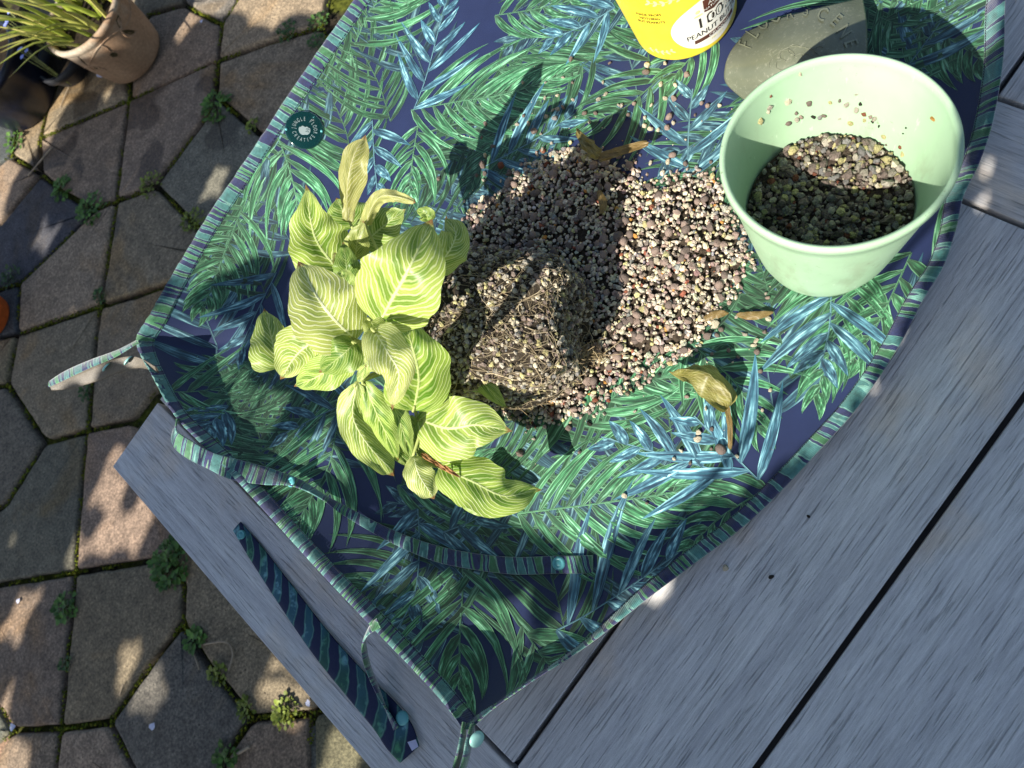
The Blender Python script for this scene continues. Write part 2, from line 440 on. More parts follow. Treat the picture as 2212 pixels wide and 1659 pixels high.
def matpos(XY, lift=0.):
    """a point of the flat cloth -> where it lies once the edges stand up"""
    XY = np.atleast_2d(XY).astype(float); out = np.empty((len(XY), 3))
    for s in range(0, len(XY), 4000):
        q = XY[s:s + 4000]
        rel = q - MC; rr = np.linalg.norm(rel, axis=1); R0 = rimrad(q[:, 0], q[:, 1])
        k = np.minimum(1, .995 * R0 / (rr + 1e-9)); q = MC + rel * k[:, None]
        d2 = ((q[:, None, :] - RIM[None, :, :2]) ** 2).sum(2)
        i = d2.argmin(1); d = np.sqrt(d2[np.arange(len(q)), i])
        w = 1 / (d2 + 4e-4) ** 2; w /= w.sum(1)[:, None]
        zr = w @ RIM[:, 2]; b = w @ RIM[:, 3]; no = w @ _nout
        t = np.clip(1 - d / WALLW, 0, 1)
        p = 1.7 - 20 * b
        z = zr * t ** p
        fold = .0016 * np.sin(q[:, 0] * 37 + q[:, 1] * 23 + 3 * np.sin(q[:, 1] * 19)) * t * (1 - t) * 3
        soft = .0007 * np.sin(q[:, 0] * 21 + 1.3) * np.sin(q[:, 1] * 17 + .4) + .0007
        xy = q + no * (b * 4 * t * (1 - t))[:, None]
        out[s:s + 4000] = np.c_[xy, z + fold + soft + .0012 + lift]
    return out

def mat_cloth():
    t = NT('navy_cloth'); c = t.coord()
    wv = t.math('MULTIPLY', t.math('SINE', t.math('MULTIPLY', t.sep(c)[0], 5200.)), t.math('SINE', t.math('MULTIPLY', t.sep(c)[1], 5200.)))
    n = t.noise(c, 14, 4)
    col = t.ramp(n, [(.3, (.003, .010, .050)), (.7, (.008, .018, .075))])
    return t.done(col, .60, t.bump(wv, .25, .0003), .45, Sheen_Weight=.12, Sheen_Roughness=.5)

def mat_print():
    """palm leaflets printed on the cloth; uv runs along and across each leaflet, tint holds kind and shade"""
    t = NT('printed_fronds'); u = t.sep(t.uv()); c = t.coord(); a = t.sepc(t.attr('tint'))
    kind, shade, rnd = a[0], a[1], a[2]
    av = t.math('ABSOLUTE', u[1])
    # streaks run along the leaflet
    sv = t.comb(t.math('MULTIPLY', u[0], 1.8), t.math('MULTIPLY', u[1], 1.15), t.math('MULTIPLY', rnd, 40.))
    st = t.noise(sv, 1.7, 2.5, .6); blot = t.noise(c, 120, 4, .6)
    green = t.ramp(st, [(.32, (.006, .028, .014)), (.47, (.018, .080, .034)), (.58, (.060, .23, .098)), (.69, (.27, .56, .35))])
    blue = t.ramp(st, [(.32, (.005, .020, .038)), (.46, (.018, .062, .095)), (.57, (.075, .19, .24)), (.68, (.30, .56, .58))])
    col = t.mix(kind, green, blue)
    col = t.mix(1., col, t.ramp(blot, [(.3, (.72, .74, .76)), (.7, (1.22, 1.2, 1.18))]), 'MULTIPLY')
    base = t.smooth(u[0], .22, .0)
    col = t.mix(t.math('MULTIPLY', base, .55), col, t.mix(kind, (.030, .052, .034), (.014, .044, .062)))
    tip = t.smooth(u[0], .72, 1.)
    col = t.mix(t.math('MULTIPLY', tip, t.math('MULTIPLY', kind, .6)), col, (.02, .11, .16))
    edge = t.math('MULTIPLY', t.smooth(av, .78, .92), t.math('ADD', .30, t.math('MULTIPLY', st, .9)))
    col = t.mix(t.math('MULTIPLY', edge, t.math('SUBTRACT', .62, t.math('MULTIPLY', kind, .36))), col, t.mix(kind, (.20, .40, .23), (.07, .21, .25)))
    mid = t.math('MULTIPLY', t.smooth(av, .13, .04), .45)
    col = t.mix(mid, col, t.mix(kind, (.012, .075, .035), (.012, .085, .11)))
    col = t.hsv(col, .5, 1., t.math('ADD', .22, t.math('MULTIPLY', shade, 1.35)))
    wv = t.math('MULTIPLY', t.math('SINE', t.math('MULTIPLY', t.sep(c)[0], 5200.)), t.math('SINE', t.math('MULTIPLY', t.sep(c)[1], 5200.)))
    return t.done(col, .60, t.bump(wv, .25, .0003), .45, Sheen_Weight=.12, Sheen_Roughness=.5)

def mat_strap():
    t = NT('printed_strap'); u = t.sep(t.uv()); c = t.coord()
    s = t.math('ADD', t.math('MULTIPLY', u[0], .34), t.math('MULTIPLY', t.math('POWER', u[1], 1.6), .9))
    s = t.math('ADD', s, t.math('MULTIPLY', t.noise(c, 40, 2), .5))
    tri = t.math('ABSOLUTE', t.math('SUBTRACT', t.math('FRACT', t.math('MULTIPLY', s, .9)), .5))
    leafm = t.smooth(tri, .30, .22); rim_ = t.math('MULTIPLY', t.smooth(tri, .17, .21), leafm)
    big = t.smooth(t.noise(c, 14, 2), .42, .56)
    col = t.mix(big, (.010, .075, .060), (.020, .095, .140))
    col = t.mix(t.smooth(t.noise(c, 90, 3), .5, .68), col, t.mix(big, (.05, .22, .11), (.14, .33, .38)))
    col = t.mix(t.math('MULTIPLY', rim_, .6), col, (.10, .26, .20))
    col = t.mix(leafm, (.004, .012, .055), col)
    return t.done(col, .6, t.bump(t.noise(c, 300, 3), .4, .0008), .35)

def mat_lining():
    t = NT('bronze_waterproof_lining'); c = t.coord(); n = t.noise(c, 900, 3, .7)
    return t.done(t.ramp(n, [(.3, (.045, .038, .030)), (.7, (.20, .17, .13))]), .45, t.bump(n, .6, .0008), .5)

def mat_band():
    """the hem and straps: the same print cut small, stripes of leaf and navy across the band"""
    t = NT('printed_band'); u = t.sep(t.uv()); c = t.coord()
    n = t.noise(c, 60, 2)
    s = t.math('ADD', t.math('ADD', u[0], t.math('MULTIPLY', u[1], .45)), t.math('MULTIPLY', n, .5))
    b = t.noise(t.comb(s, t.math('MULTIPLY', u[1], .12), 0.), .42, 1.2, .5)
    col = t.ramp(b, [(.0, (.012, .018, .075)), (.37, (.15, .30, .19)), (.380, (.035, .14, .055)), (.42, (.14, .28, .18)), (.430, (.012, .018, .075)), (.475, (.14, .31, .26)), (.485, (.045, .16, .15)), (.525, (.15, .32, .27)), (.535, (.013, .019, .08)), (.60, (.15, .30, .18)), (.610, (.05, .19, .08)), (.65, (.012, .018, .075))], 'CONSTANT')
    col = t.mix(1., col, t.ramp(t.noise(c, 200, 3), [(.3, (.7, .7, .7)), (.7, (1.3, 1.3, 1.3))]), 'MULTIPLY')
    wv = t.math('SINE', t.math('MULTIPLY', u[0], 40.))
    return t.done(col, .6, t.bump(t.math('ADD', t.math('MULTIPLY', wv, .15), t.noise(c, 160, 3)), .5, .0012), .35, Sheen_Weight=.6, Sheen_Roughness=.5)

M_CLOTH, M_PRINT, M_LINING, M_BAND, M_STRAP = mat_cloth(), mat_print(), mat_lining(), mat_band(), mat_strap()
M_THREAD = plain('dark_thread', (.03, .035, .05), .8, .2)
M_SNAP = plain('mint_plastic_snap', (.30, .58, .52), .35, .5, .05, bump=.03)
M_SNAPB = plain('teal_plastic_snap', (.10, .36, .38), .35, .5, .05, bump=.03)

MAT = empty('potting_mat', (0, 0, 0), 'navy potting mat printed with palm fronds, its edges standing up on the table', 'mat')
RS = np.r_[np.linspace(0, .70, 22)[1:], np.linspace(.70, 1, 34)[1:]]
mv = [np.array([MC])] + [MC + _rel * r * .9949 for r in RS]
flat = np.concatenate(mv)
top = matpos(flat)
F = [(0, 1 + i, 1 + (i + 1) % NR) for i in range(NR)]
for k in range(len(RS) - 1):
    F += [(1 + k * NR + i, 1 + (k + 1) * NR + i, 1 + (k + 1) * NR + (i + 1) % NR, 1 + k * NR + (i + 1) % NR) for i in range(NR)]
# make sure faces look up
def up(V, F):
    a, b, c = V[F[5][0]], V[F[5][1]], V[F[5][2]]
    return F if np.cross(b - a, c - a)[2] > 0 else [f[::-1] for f in F]
F = up(top, F)
MB().add(top, F).build('cloth', M_CLOTH, MAT)
low = top.copy(); low[:, 2] -= .0011
low[-6 * NR:, :2] += np.tile(_nout * .0008, (6, 1))
MB().add(low, [f[::-1] for f in F]).build('lining', M_LINING, MAT)

# hem binding: wraps the edge, gathered a little, with a line of stitches
hem = MB(); ns = NR
arc = np.r_[0, np.cumsum(np.linalg.norm(np.diff(RIM[:, :3], axis=0), axis=1))]
prof_d = [(.0098, .0014), (.0085, .0022), (.005, .0028), (.002, .0032), (-.0012, .0022), (-.0022, .0003), (-.0016, -.0022), (.0015, -.0036), (.006, -.0032), (.0095, -.0026)]
V = []; UV = []
for i in range(ns):
    pk = 1 + .16 * math.sin(arc[i] * 700 + 2 * math.sin(arc[i] * 90)) + .10 * math.sin(arc[i] * 263)
    for j, (d, l) in enumerate(prof_d):
        V.append((*(RIM[i, :2] - _nout[i] * (d + .0028)), 0)); UV.append((arc[i] * 100, j / 9))
V = np.array(V).reshape(ns, len(prof_d), 3)
for j, (d, l) in enumerate(prof_d):
    pk = 1 + .22 * np.sin(arc * 620 + 2 * np.sin(arc * 90)) + .14 * np.sin(arc * 243)
    P = matpos(V[:, j, :2])
    P[:, 2] += l * pk
    if d < .002: P[:, :2] = RIM[:, :2] - _nout * (d + .0010); P[:, 2] = RIM[:, 2] + .002 + l * pk
    V[:, j] = P
Fh = grid_faces(ns, len(prof_d), wrap_u=True)
hem.add(V.reshape(-1, 3), Fh, UV)
HEM = hem.build('hem', M_BAND, MAT)
st = MB()
inner = matpos(RIM[:, :2] - _nout * .0118); k = 0
for i in range(0, NR - 1, 1):
    a, b = inner[i], inner[(i + 1) % NR]
    for u0 in (.1, .6):
        p, q = a + (b - a) * u0 + [0, 0, .0024], a + (b - a) * (u0 + .32) + [0, 0, .0024]
        tube(st, [p, q], .00045, 3)
tag(st.build('stitching', M_THREAD, MAT), kind='stuff')

# ---- printed fronds (traced main ones first in the top layers, others fill the ground under them)
pr = MB()
LAYER = [0]
def leaflet(base, ang, L, W, bend, kind, shade, lift, nseg=9):
    s = np.linspace(0, 1, nseg)
    th = ang + bend * s
    dx = np.cos(th); dy = np.sin(th)
    x = base[0] + L * np.r_[0, np.cumsum((dx[1:] + dx[:-1]) / 2 / (nseg - 1))]
    y = base[1] + L * np.r_[0, np.cumsum((dy[1:] + dy[:-1]) / 2 / (nseg - 1))]
    w = W * (np.sin(np.pi * np.clip(s * .93 + .07, 0, 1) ** (.62 if kind < .5 else .8)) ** .85) * (1 - .12 * s)
    w[-1] = 0; w[0] *= .5
    nx, ny = -np.sin(th), np.cos(th)
    P = []; UV = []
    for i in range(nseg):
        for v in (-1, 0, 1): P.append((x[i] + nx[i] * w[i] * v, y[i] + ny[i] * w[i] * v)); UV.append((s[i] + 1e-4, v))
    F = []
    for i in range(nseg - 1):
        for j in range(2):
            a = i * 3 + j; F.append((a, a + 3, a + 4, a + 1))
    return np.array(P), F, UV, (kind, shade, random.random(), 1)

FROND = []
def frond(path, L, kind, spacing, W, a0=58, a1=24, bend=.5, shade=.62, sides=(1, 1), world=False):
    """path in photo pixels (base to tip); L, spacing and W in metres"""
    LAYER[0] += 1; lift = .00025 + LAYER[0] * .0000045
    P = np.array([at(*p)[:2] for p in path]) if not world else np.array(path, float)
    C = smooth_path(P, 60); al = np.r_[0, np.cumsum(np.linalg.norm(np.diff(C, axis=0), axis=1))]
    S = al[-1]; n = max(4, int(S / spacing))
    parts = []
    for k in range(n):
        for sd in (0, 1):
            if not sides[sd]: continue
            f = (k + .5 * sd) / n + random.uniform(-.1, .1) / n; f = min(max(f, 0), 1)
            b = np.array([np.interp(f * S, al, C[:, 0]), np.interp(f * S, al, C[:, 1])])
            e = np.array([np.interp(min(f + .02, 1) * S, al, C[:, 0]), np.interp(min(f + .02, 1) * S, al, C[:, 1])]) - np.array([np.interp(max(f - .02, 0) * S, al, C[:, 0]), np.interp(max(f - .02, 0) * S, al, C[:, 1])])
            th = math.atan2(e[1], e[0]); g = R_(a0 + (a1 - a0) * f + random.uniform(-5, 5)) * (1 if sd else -1)
            l = L * (1 - .62 * f ** 2.2) * (.62 + .38 * math.sin(math.pi * min(1, f * 1.4 + .22))) * random.uniform(.88, 1.1) * sides[sd]
            parts.append(leaflet(b, th + g, l, W * random.uniform(.85, 1.15), -bend * (1 if sd else -1) * random.uniform(.7, 1.2), kind, shade * random.uniform(.8, 1.2), 0))
    # rachis
    parts.append((np.concatenate([np.stack([C - .5 * .0016 * np.c_[-np.gradient(C[:, 1]), np.gradient(C[:, 0])] / (np.linalg.norm(np.gradient(C, axis=0), axis=1)[:, None] + 1e-9) * s_ for s_ in (-1, 0, 1)], 1).reshape(-1, 2)]),
                  [(a * 3 + j, a * 3 + j + 3, a * 3 + j + 4, a * 3 + j + 1) for a in range(59) for j in range(2)], [(.12, v) for _ in range(60) for v in (-1, 0, 1)], (kind, shade * .8, .3, 1)))
    for q, (PP, FF, UU, TT) in enumerate(parts):
        FROND.append((PP, FF, UU, TT, lift + (q % 3) * .0000014))

G_, B_ = 0., 1.
# filler fronds under everything
fr_ = random.Random(3)
for gx in np.arange(-.32, .66, .100):
    for gy in np.arange(.06, .94, .100):
        x, y = gx + fr_.uniform(-.035, .035), gy + fr_.uniform(-.035, .035)
        if math.hypot(x - MC[0], y - MC[1]) > rimrad(np.array([x]), np.array([y]))[0] + .03: continue
        a = (2.5, -.65, .95)[int(round(gy / .1)) % 3] + fr_.uniform(-.3, .3); cv = fr_.uniform(-.35, .35); k = (int(round(gx / .1)) + int(round(gy / .1))) % 5 in (1, 3)
        l = fr_.uniform(.20, .27)
        pts = [(x + l * t * math.cos(a + cv * t), y + l * t * math.sin(a + cv * t)) for t in (0, .33, .66, 1)]
        if k: frond(pts, .105, B_, .0235, .0056, 58, 36, .25, fr_.uniform(.20, .42), world=True)
        else: frond(pts, .125, G_, .0150, .0044, 62, 32, .75, fr_.uniform(.16, .38), world=True)
# fronds that can be followed in the photograph
TR = [
 ([(1071, 36), (1180, 18), (1290, -12)], .052, G_, .62), ([(794, 128), (837, 54), (892, 10)], .075, G_, .72), ([(700, 150), (745, 75), (800, 0)], .05, G_, .62),
 ([(890, 240), (990, 222), (1092, 205), (1215, 165)], .075, G_, .78), ([(905, 275), (893, 350), (886, 430)], .055, G_, .75),
 ([(639, 312), (646, 396), (648, 478)], .072, G_, .85), ([(560, 470), (520, 560), (470, 690)], .058, G_, .6),
 ([(440, 870), (500, 838), (552, 818)], .045, G_, .5), ([(1441, 158), (1345, 240), (1249, 272)], .055, G_, .42), ([(1560, 70), (1500, 120), (1440, 190)], .05, G_, .6),
 ([(740, 862), (719, 986), (693, 1083), (668, 1215)], .075, G_, .66), ([(1000, 1215), (1014, 1347), (1044, 1470)], .068, G_, .62),
 ([(1121, 1110), (1281, 1090), (1386, 1075), (1540, 1048)], .070, G_, .82), ([(1275, 920), (1330, 855), (1420, 820), (1520, 815)], .060, G_, .70),
 ([(1490, 740), (1590, 830), (1645, 940)], .052, G_, .72), ([(1850, 560), (1810, 700), (1760, 870)], .055, G_, .66), ([(1960, 560), (1900, 700), (1830, 800)], .05, G_, .55),
 ([(1900, 40), (2020, 100), (2120, 210)], .055, G_, .4), ([(860, 1050), (960, 1030), (1070, 1000)], .055, G_, .5), ([(600, 1080), (570, 1130), (590, 1180)], .03, G_, .5),
 ([(1660, 1060), (1560, 1120), (1480, 1200)], .042, G_, .6), ([(1130, 1330), (1200, 1400), (1240, 1420)], .05, G_, .55),
 ([(895, 240), (925, 160), (968, -5)], .052, B_, .85), ([(806, 262), (810, 340), (818, 420)], .040, B_, .8),
 ([(1042, 366), (1161, 302), (1243, 248)], .058, B_, .72), ([(1486, 385), (1488, 290), (1497, 195)], .050, B_, .72), ([(1330, 20), (1260, 60), (1180, 90)], .042, B_, .85),
 ([(525, 876), (508, 920), (495, 965)], .032, B_, .7), ([(762, 868), (680, 905), (610, 945)], .046, B_, .55), ([(905, 1100), (913, 1280), (893, 1390)], .042, B_, .62),
 ([(600, 590), (555, 680), (515, 770)], .052, B_, .6), ([(1200, 1330), (1346, 1270), (1426, 1225), (1470, 1195)], .070, B_, .78), ([(1581, 1028), (1440, 985), (1300, 945)], .046, B_, .9),
 ([(1795, 640), (1790, 720), (1770, 800)], .05, B_, .75), ([(1640, 1040), (1560, 960), (1500, 900)], .058, B_, .9), ([(1960, 150), (2040, 60), (2080, 0)], .045, B_, .45), ([(960, 1150), (1030, 1120), (1080, 1070)], .04, B_, .55),
]
for path, L, k, sh in TR:
    if k: frond(path, L * 1.85, B_, .0245, .0060, 58, 36, .22, sh)
    else: frond(path, L * 1.85, G_, .0150, .0047, 62, 32, .78, sh)
allP = np.concatenate([f[0] for f in FROND]); allQ = matpos(allP)
rho = np.linalg.norm(allP - MC, axis=1) / rimrad(allP[:, 0], allP[:, 1])
o = 0
for PP, FF, UU, TT, lf in FROND:
    n = len(PP); Q = allQ[o:o + n].copy(); r_ = rho[o:o + n]; o += n
    if r_.min() > .99: continue
    Q[:, 2] += lf
    pr.add(Q, FF, UU, TT)
pr.build('frond_print', M_PRINT, MAT)

# ---- straps (cloth ribbons) and snaps
def ribbon(name, pts, width, mat=M_BAND, parent=MAT, n=60, thick=.0016, uvs=100., back=None):
    """pts: (px, py, z, roll in degrees, width factor); a flat band swept along them"""
    C = smooth_path([(*at(x, y, z), r, w) for x, y, z, r, w in pts], n)
    P = C[:, :3]; tg = np.gradient(P, axis=0); tg /= np.linalg.norm(tg, axis=1)[:, None]
    al = np.r_[0, np.cumsum(np.linalg.norm(np.diff(P, axis=0), axis=1))]
    V = []; UV = []
    for i in range(n):
        a = np.cross(np.array([0, 0, 1.]), tg[i]); a /= np.linalg.norm(a) + 1e-9; b = np.cross(tg[i], a)
        r = R_(C[i, 3]); s = a * math.cos(r) + b * math.sin(r); nn = np.cross(tg[i], s)
        w = width * C[i, 4] / 2
        for u, h in ((-1, 0), (-.9, .5), (-.5, .75), (0, .85), (.5, .75), (.9, .5), (1, 0), (.9, -.5), (0, -.6), (-.9, -.5)):
            V.append(P[i] + s * w * u + nn * h * thick); UV.append((al[i] * uvs, u * .5 + .5))
    F = grid_faces(n, 10, wrap_v=True) + [tuple(range(9, -1, -1)), tuple(range((n - 1) * 10, n * 10))]
    return MB().add(V, F, UV).build(name, mat, parent)

def snap(x, y, z, parent, m, r=.0062, tilt=(0, 0, 0), ring=True):
    mb = MB(); h = .0022
    prof = [(0, h), (.0022, h), (.0028, h * .75), (.0035, h * .75), (.0042, h * 1.1), (.0055, h), (r, h * .4), (r, -.0005)] if ring else [(0, h), (.003, h * .98), (.0052, h * .8), (r, h * .3), (r, -.0005)]
    lathe(mb, prof, 24); o = mb.build('snap', m, parent); o.location = at(x, y, z); o.rotation_euler = tilt; return o

# strap standing out from the far corner of the short side, folded back on itself
s1 = ribbon('strap', [(300, 736, .076, 30, .8), (250, 764, .083, 22, 1.), (190, 788, .086, 18, 1.15), (140, 811, .087, 15, 1.2), (106, 830, .086, 10, .7)], .0135)
s1b = ribbon('strap', [(110, 836, .079, 25, .6), (150, 826, .077, 30, 1.1), (205, 808, .076, 35, 1.25), (258, 788, .074, 40, 1.2), (300, 783, .072, 45, 1.1), (340, 800, .070, 55, .8)], .0155, M_LINING)
snap(230, 793, .0800, s1, M_SNAP, .0068, (R_(-48), R_(8), 0), False); snap(277, 779, .0800, s1, M_SNAP, .0068, (R_(-52), R_(8), 0), False)
# strap fallen inwards across the cloth
s2 = ribbon('strap', [(384, 905, .064, 55, .8), (378, 945, .062, 20, 1.2), (412, 973, .060, 8, 1.3), (455, 995, .055, 0, 1.2), (510, 1015, .045, -18, 1.55), (580, 1030, .034, -30, 1.4), (640, 1043, .026, -55, 1.0), (700, 1075, .020, -75, .8), (760, 1112, .014, -30, .7), (850, 1160, .010, -12, .8), (940, 1195, .007, -5, 1.), (1020, 1212, .0062, 0, 1.), (1110, 1222, .006, 0, 1.05), (1200, 1220, .006, 0, 1.05), (1281, 1219, .006, 0, 1.05)], .0165, n=110)
snap(630, 1041, .0290, s2, M_SNAPB, .0062, (R_(-20), R_(-10), 0)); snap(1207, 1217, .0072, s2, M_SNAPB, .0068)
# strap hanging down on the end board
s3 = ribbon('strap', [(512, 1137, .003, 0, .6), (550, 1190, .003, 0, .85), (610, 1275, .0035, 0, 1.05), (690, 1385, .004, 0, 1.2), (770, 1480, .005, 0, 1.3), (830, 1545, .006, 0, 1.45), (862, 1590, .006, 0, 1.5), (885, 1630, .006, 0, 1.1)], .025, M_STRAP, n=90)
snap(522, 1155, .0045, s3, M_SNAPB, .0055); snap(869, 1551, .008, s3, M_SNAPB, .0072, (0, 0, 0), False)
ribbon('strap', [(818, 1345, .050, 10, .8), (795, 1365, .050, 50, .9), (786, 1395, .044, 70, 1.), (795, 1440, .032, 78, 1.), (815, 1490, .020, 75, .95), (836, 1535, .010, 55, .9), (855, 1575, .0075, 25, .8)], .014)
tag_ = MB(); tag_.add([at(880, 1603, .0085), at(898, 1597, .0085), at(904, 1613, .0085), at(890, 1622, .0085)], [(0, 1, 2, 3)]); tag_.build('care_tag', plain('white_care_tag', (.45, .46, .62), .7), MAT, smooth=False)
# the pinched near corner: two bands snapped together and hanging down
ribbon('strap', [(1003, 1560, .078, 75, .8), (1000, 1590, .080, 82, 1.), (992, 1630, .078, 85, 1.), (975, 1690, .072, 85, 1.)], .016)
s4 = ribbon('strap', [(1022, 1563, .078, 80, .8), (1013, 1600, .080, 84, 1.), (1006, 1640, .078, 84, 1.), (990, 1690, .072, 84, 1.)], .018)
snap(1030, 1597, .079, s4, M_SNAP, .0075, (R_(58), R_(28), 0), False)
# ---- round clear badge hanging at the far edge
BADGE = empty('name_badge', (0, 0, 0), 'round teal see-through badge with white lettering at the mat\'s far edge', 'badge')
bc = matpos(np.array([at(659, 283, .03)[:2]]))[0]; bn = None
def surf_frame(xy):
    e = .004; p = matpos(np.array([xy, (xy[0] + e, xy[1]), (xy[0], xy[1] + e)]))
    n = np.cross(p[1] - p[0], p[2] - p[0]); return p[0], n / np.linalg.norm(n)
ctr, nrm = surf_frame(bc[:2])
def find_on_mat(x, y, it=12):
    z = .02
    for _ in range(it):
        p = at(x, y, z); z = matpos(p[None, :2])[0, 2]
    return at(x, y, z)
ctr = find_on_mat(659, 283); ctr, nrm = surf_frame(ctr[:2])
ux = at(700, 283, ctr[2]) - at(620, 283, ctr[2]); ux -= nrm * (ux @ nrm); ux /= np.linalg.norm(ux); uy = np.cross(nrm, ux)
BR_ = .42 * np.linalg.norm(at(698, 283, ctr[2]) - at(621, 283, ctr[2]))
t = NT('teal_acrylic'); M_BADGE = t.done((.004, .045, .045), .12, None, .5, Transmission_Weight=.35, Alpha=.80)
bd = MB(); lathe(bd, [(0, .0042), (BR_ * .93, .0042), (BR_, .0036), (BR_, .0020), (0, .0020)], 48)
bo = bd.build('disc', M_BADGE, BADGE)
Mx = np.eye(4); Mx[:3, 0], Mx[:3, 1], Mx[:3, 2], Mx[:3, 3] = ux, uy, nrm, ctr
bo.matrix_world = Matrix(Mx.tolist())
M_WHITE = plain('white_ink', (.24, .30, .30), .6, .3, .06)

def text_tris(txt, size=1., extrude=0.):
    """triangles of a word, centred"""
    cu = bpy.data.curves.new('lettering', 'FONT'); cu.body = txt; cu.size = size; cu.align_x = 'CENTER'; cu.align_y = 'CENTER'; cu.resolution_u = 3
    ob = bpy.data.objects.new('lettering', cu); COL.objects.link(ob)
    me = bpy.data.meshes.new_from_object(ob.evaluated_get(bpy.context.evaluated_depsgraph_get()))
    V = np.array([v.co[:] for v in me.vertices]); F = [tuple(p.vertices) for p in me.polygons]
    bpy.data.objects.remove(ob); bpy.data.curves.remove(cu); bpy.data.meshes.remove(me)
    return V, F

lt = MB()
for word, a0, sg in (('JUNGLE FLOOR', 90, 1), ('CREATIVE', 270, -1)):
    n = len(word); step = 17 if sg > 0 else 18
    for i, ch in enumerate(word):
        if ch == ' ': continue
        an = R_(a0 - sg * (i - (n - 1) / 2) * step)
        V, F = text_tris(ch, BR_ * .26)
        if len(V) == 0: continue
        V[:, 0] *= .62; V[:, 1] *= 1.1
        rot = an - math.pi / 2 if sg > 0 else an + math.pi / 2
        c_, s_ = math.cos(rot), math.sin(rot); r0 = BR_ * .55
        X = r0 * math.cos(an) + V[:, 0] * c_ - V[:, 1] * s_; Y = r0 * math.sin(an) + V[:, 0] * s_ + V[:, 1] * c_
        lt.add(np.c_[X, Y, np.full(len(X), .0046)], F)
lo_ = lt.build('lettering', M_WHITE, BADGE, smooth=False); lo_.matrix_world = Matrix(Mx.tolist())
lf_ = MB()                                               # two small printed leaves in the middle
for (ox, oy, rr, an, hole) in ((-.10, -.02, .22, 2.2, 0), (.13, 0, .20, 1.2, 1)):
    th = np.linspace(0, 2 * math.pi, 40, endpoint=False)
    rad = rr * (1 - .18 * np.cos(th - an) + .10 * np.cos(2 * (th - an)) - .22 * np.exp(-((np.mod(th - an + math.pi, 2 * math.pi) - math.pi) / .25) ** 2))
    V = np.c_[BR_ * (ox + rad * np.cos(th)), BR_ * (oy + rad * np.sin(th)), np.full(40, .0046 + hole * .0002)]
    lf_.add(np.r_[V, [[BR_ * ox, BR_ * oy, .0046 + hole * .0002]]], [(i, (i + 1) % 40, 40) for i in range(40)])
l2 = lf_.build('leaf_emblem', M_WHITE, BADGE, smooth=False); l2.matrix_world = Matrix(Mx.tolist())
sl = MB()
for k, (dx, dy, a) in enumerate(((.10, .05, .6), (.22, .05, 2.4), (.10, -.08, .6), (.22, -.08, 2.4), (.16, 0, math.pi / 2))):
    L, w = (BR_ * .06, BR_ * .022) if k < 4 else (BR_ * .17, BR_ * .010)
    c_, s_ = math.cos(a), math.sin(a)
    sl.add([(BR_ * dx + x * L * c_ - y * w * s_, BR_ * dy + x * L * s_ + y * w * c_, .0051) for x, y in ((-1, 0), (0, -1), (1, 0), (0, 1))], [(0, 1, 2, 3)])
l3 = sl.build('leaf_slits', M_BADGE, BADGE, smooth=False); l3.matrix_world = Matrix(Mx.tolist())
for sx, sy in ((-1.02, -.18), (.98, .12)):
    rv = MB(); lathe(rv, [(0, .0060), (.0012, .0057), (.0018, .0042)], 12); ro = rv.build('rivet', M_SNAPB, BADGE)
    ro.matrix_world = Matrix(Mx.tolist()) @ Matrix.Translation((sx * BR_ * .88, sy * BR_, 0))
# ------------------------------------------------------------------ shade: an added, unseen shrub whose leaves are placed to shape the shadow edge
LIT_EDGE = [(430, 330), (487, 375), (540, 371), (572, 400), (587, 452), (600, 500), (620, 525), (650, 600), (690, 690), (780, 830), (930, 960), (1060, 1060), (1137, 1105), (1206, 1140),
            (1240, 1188), (1253, 1166), (1290, 1140), (1341, 1133), (1406, 1105), (1536, 1050), (1650, 996), (1780, 905), (1895, 745), (1985, 600), (2055, 430), (2110, 230), (2152, 40), (2190, -120)]
edge_w = np.array([at(x, y)[:2] for x, y in LIT_EDGE])
AZ = np.array([math.cos(SHADOW_AZ), math.sin(SHADOW_AZ)]); AZN = np.array([-AZ[1], AZ[0]])
lit_w = np.r_[edge_w, [(1.6, .55), (1.6, 2.6), (-.25, 1.75)]]                 # the sunny part of the table plane
lit_cd = np.c_[lit_w @ AZN, lit_w @ AZ]                                          # across and along the shadow direction
def in_lit(c, d):
    c = np.atleast_1d(c); d = np.atleast_1d(d); a = lit_cd; b = np.roll(lit_cd, -1, 0)
    cond = (a[None, :, 1] > d[:, None]) != (b[None, :, 1] > d[:, None])
    x = a[None, :, 0] + (d[:, None] - a[None, :, 1]) * (b - a)[None, :, 0] / ((b - a)[None, :, 1] + 1e-12)
    return (np.sum(cond & (c[:, None] < x), axis=1) % 2) == 1
def edge_dist(c, d):
    a = lit_cd; ab = np.roll(lit_cd, -1, 0) - a; p = np.array([c, d])
    t_ = np.clip(((p - a) * ab).sum(1) / (ab ** 2).sum(1), 0, 1); return float(np.min(np.linalg.norm(p - a - ab * t_[:, None], axis=1)))
COT = 1 / math.tan(SUN_EL)
M_ADDED_SHRUB = plain('added_shrub_leaf', (.05, .10, .03), .5, .4)
M_ADDED_BARK = plain('added_shrub_bark', (.09, .065, .045), .9, .2)
ADDED_SHRUB = empty('added_shade_shrub', tuple(at(300, 1100, GZ) * 0 + np.array([-1.5, .1, GZ])), 'added unseen broad-leaved shrub beside the table, shaped to cast shade on it', 'shrub')
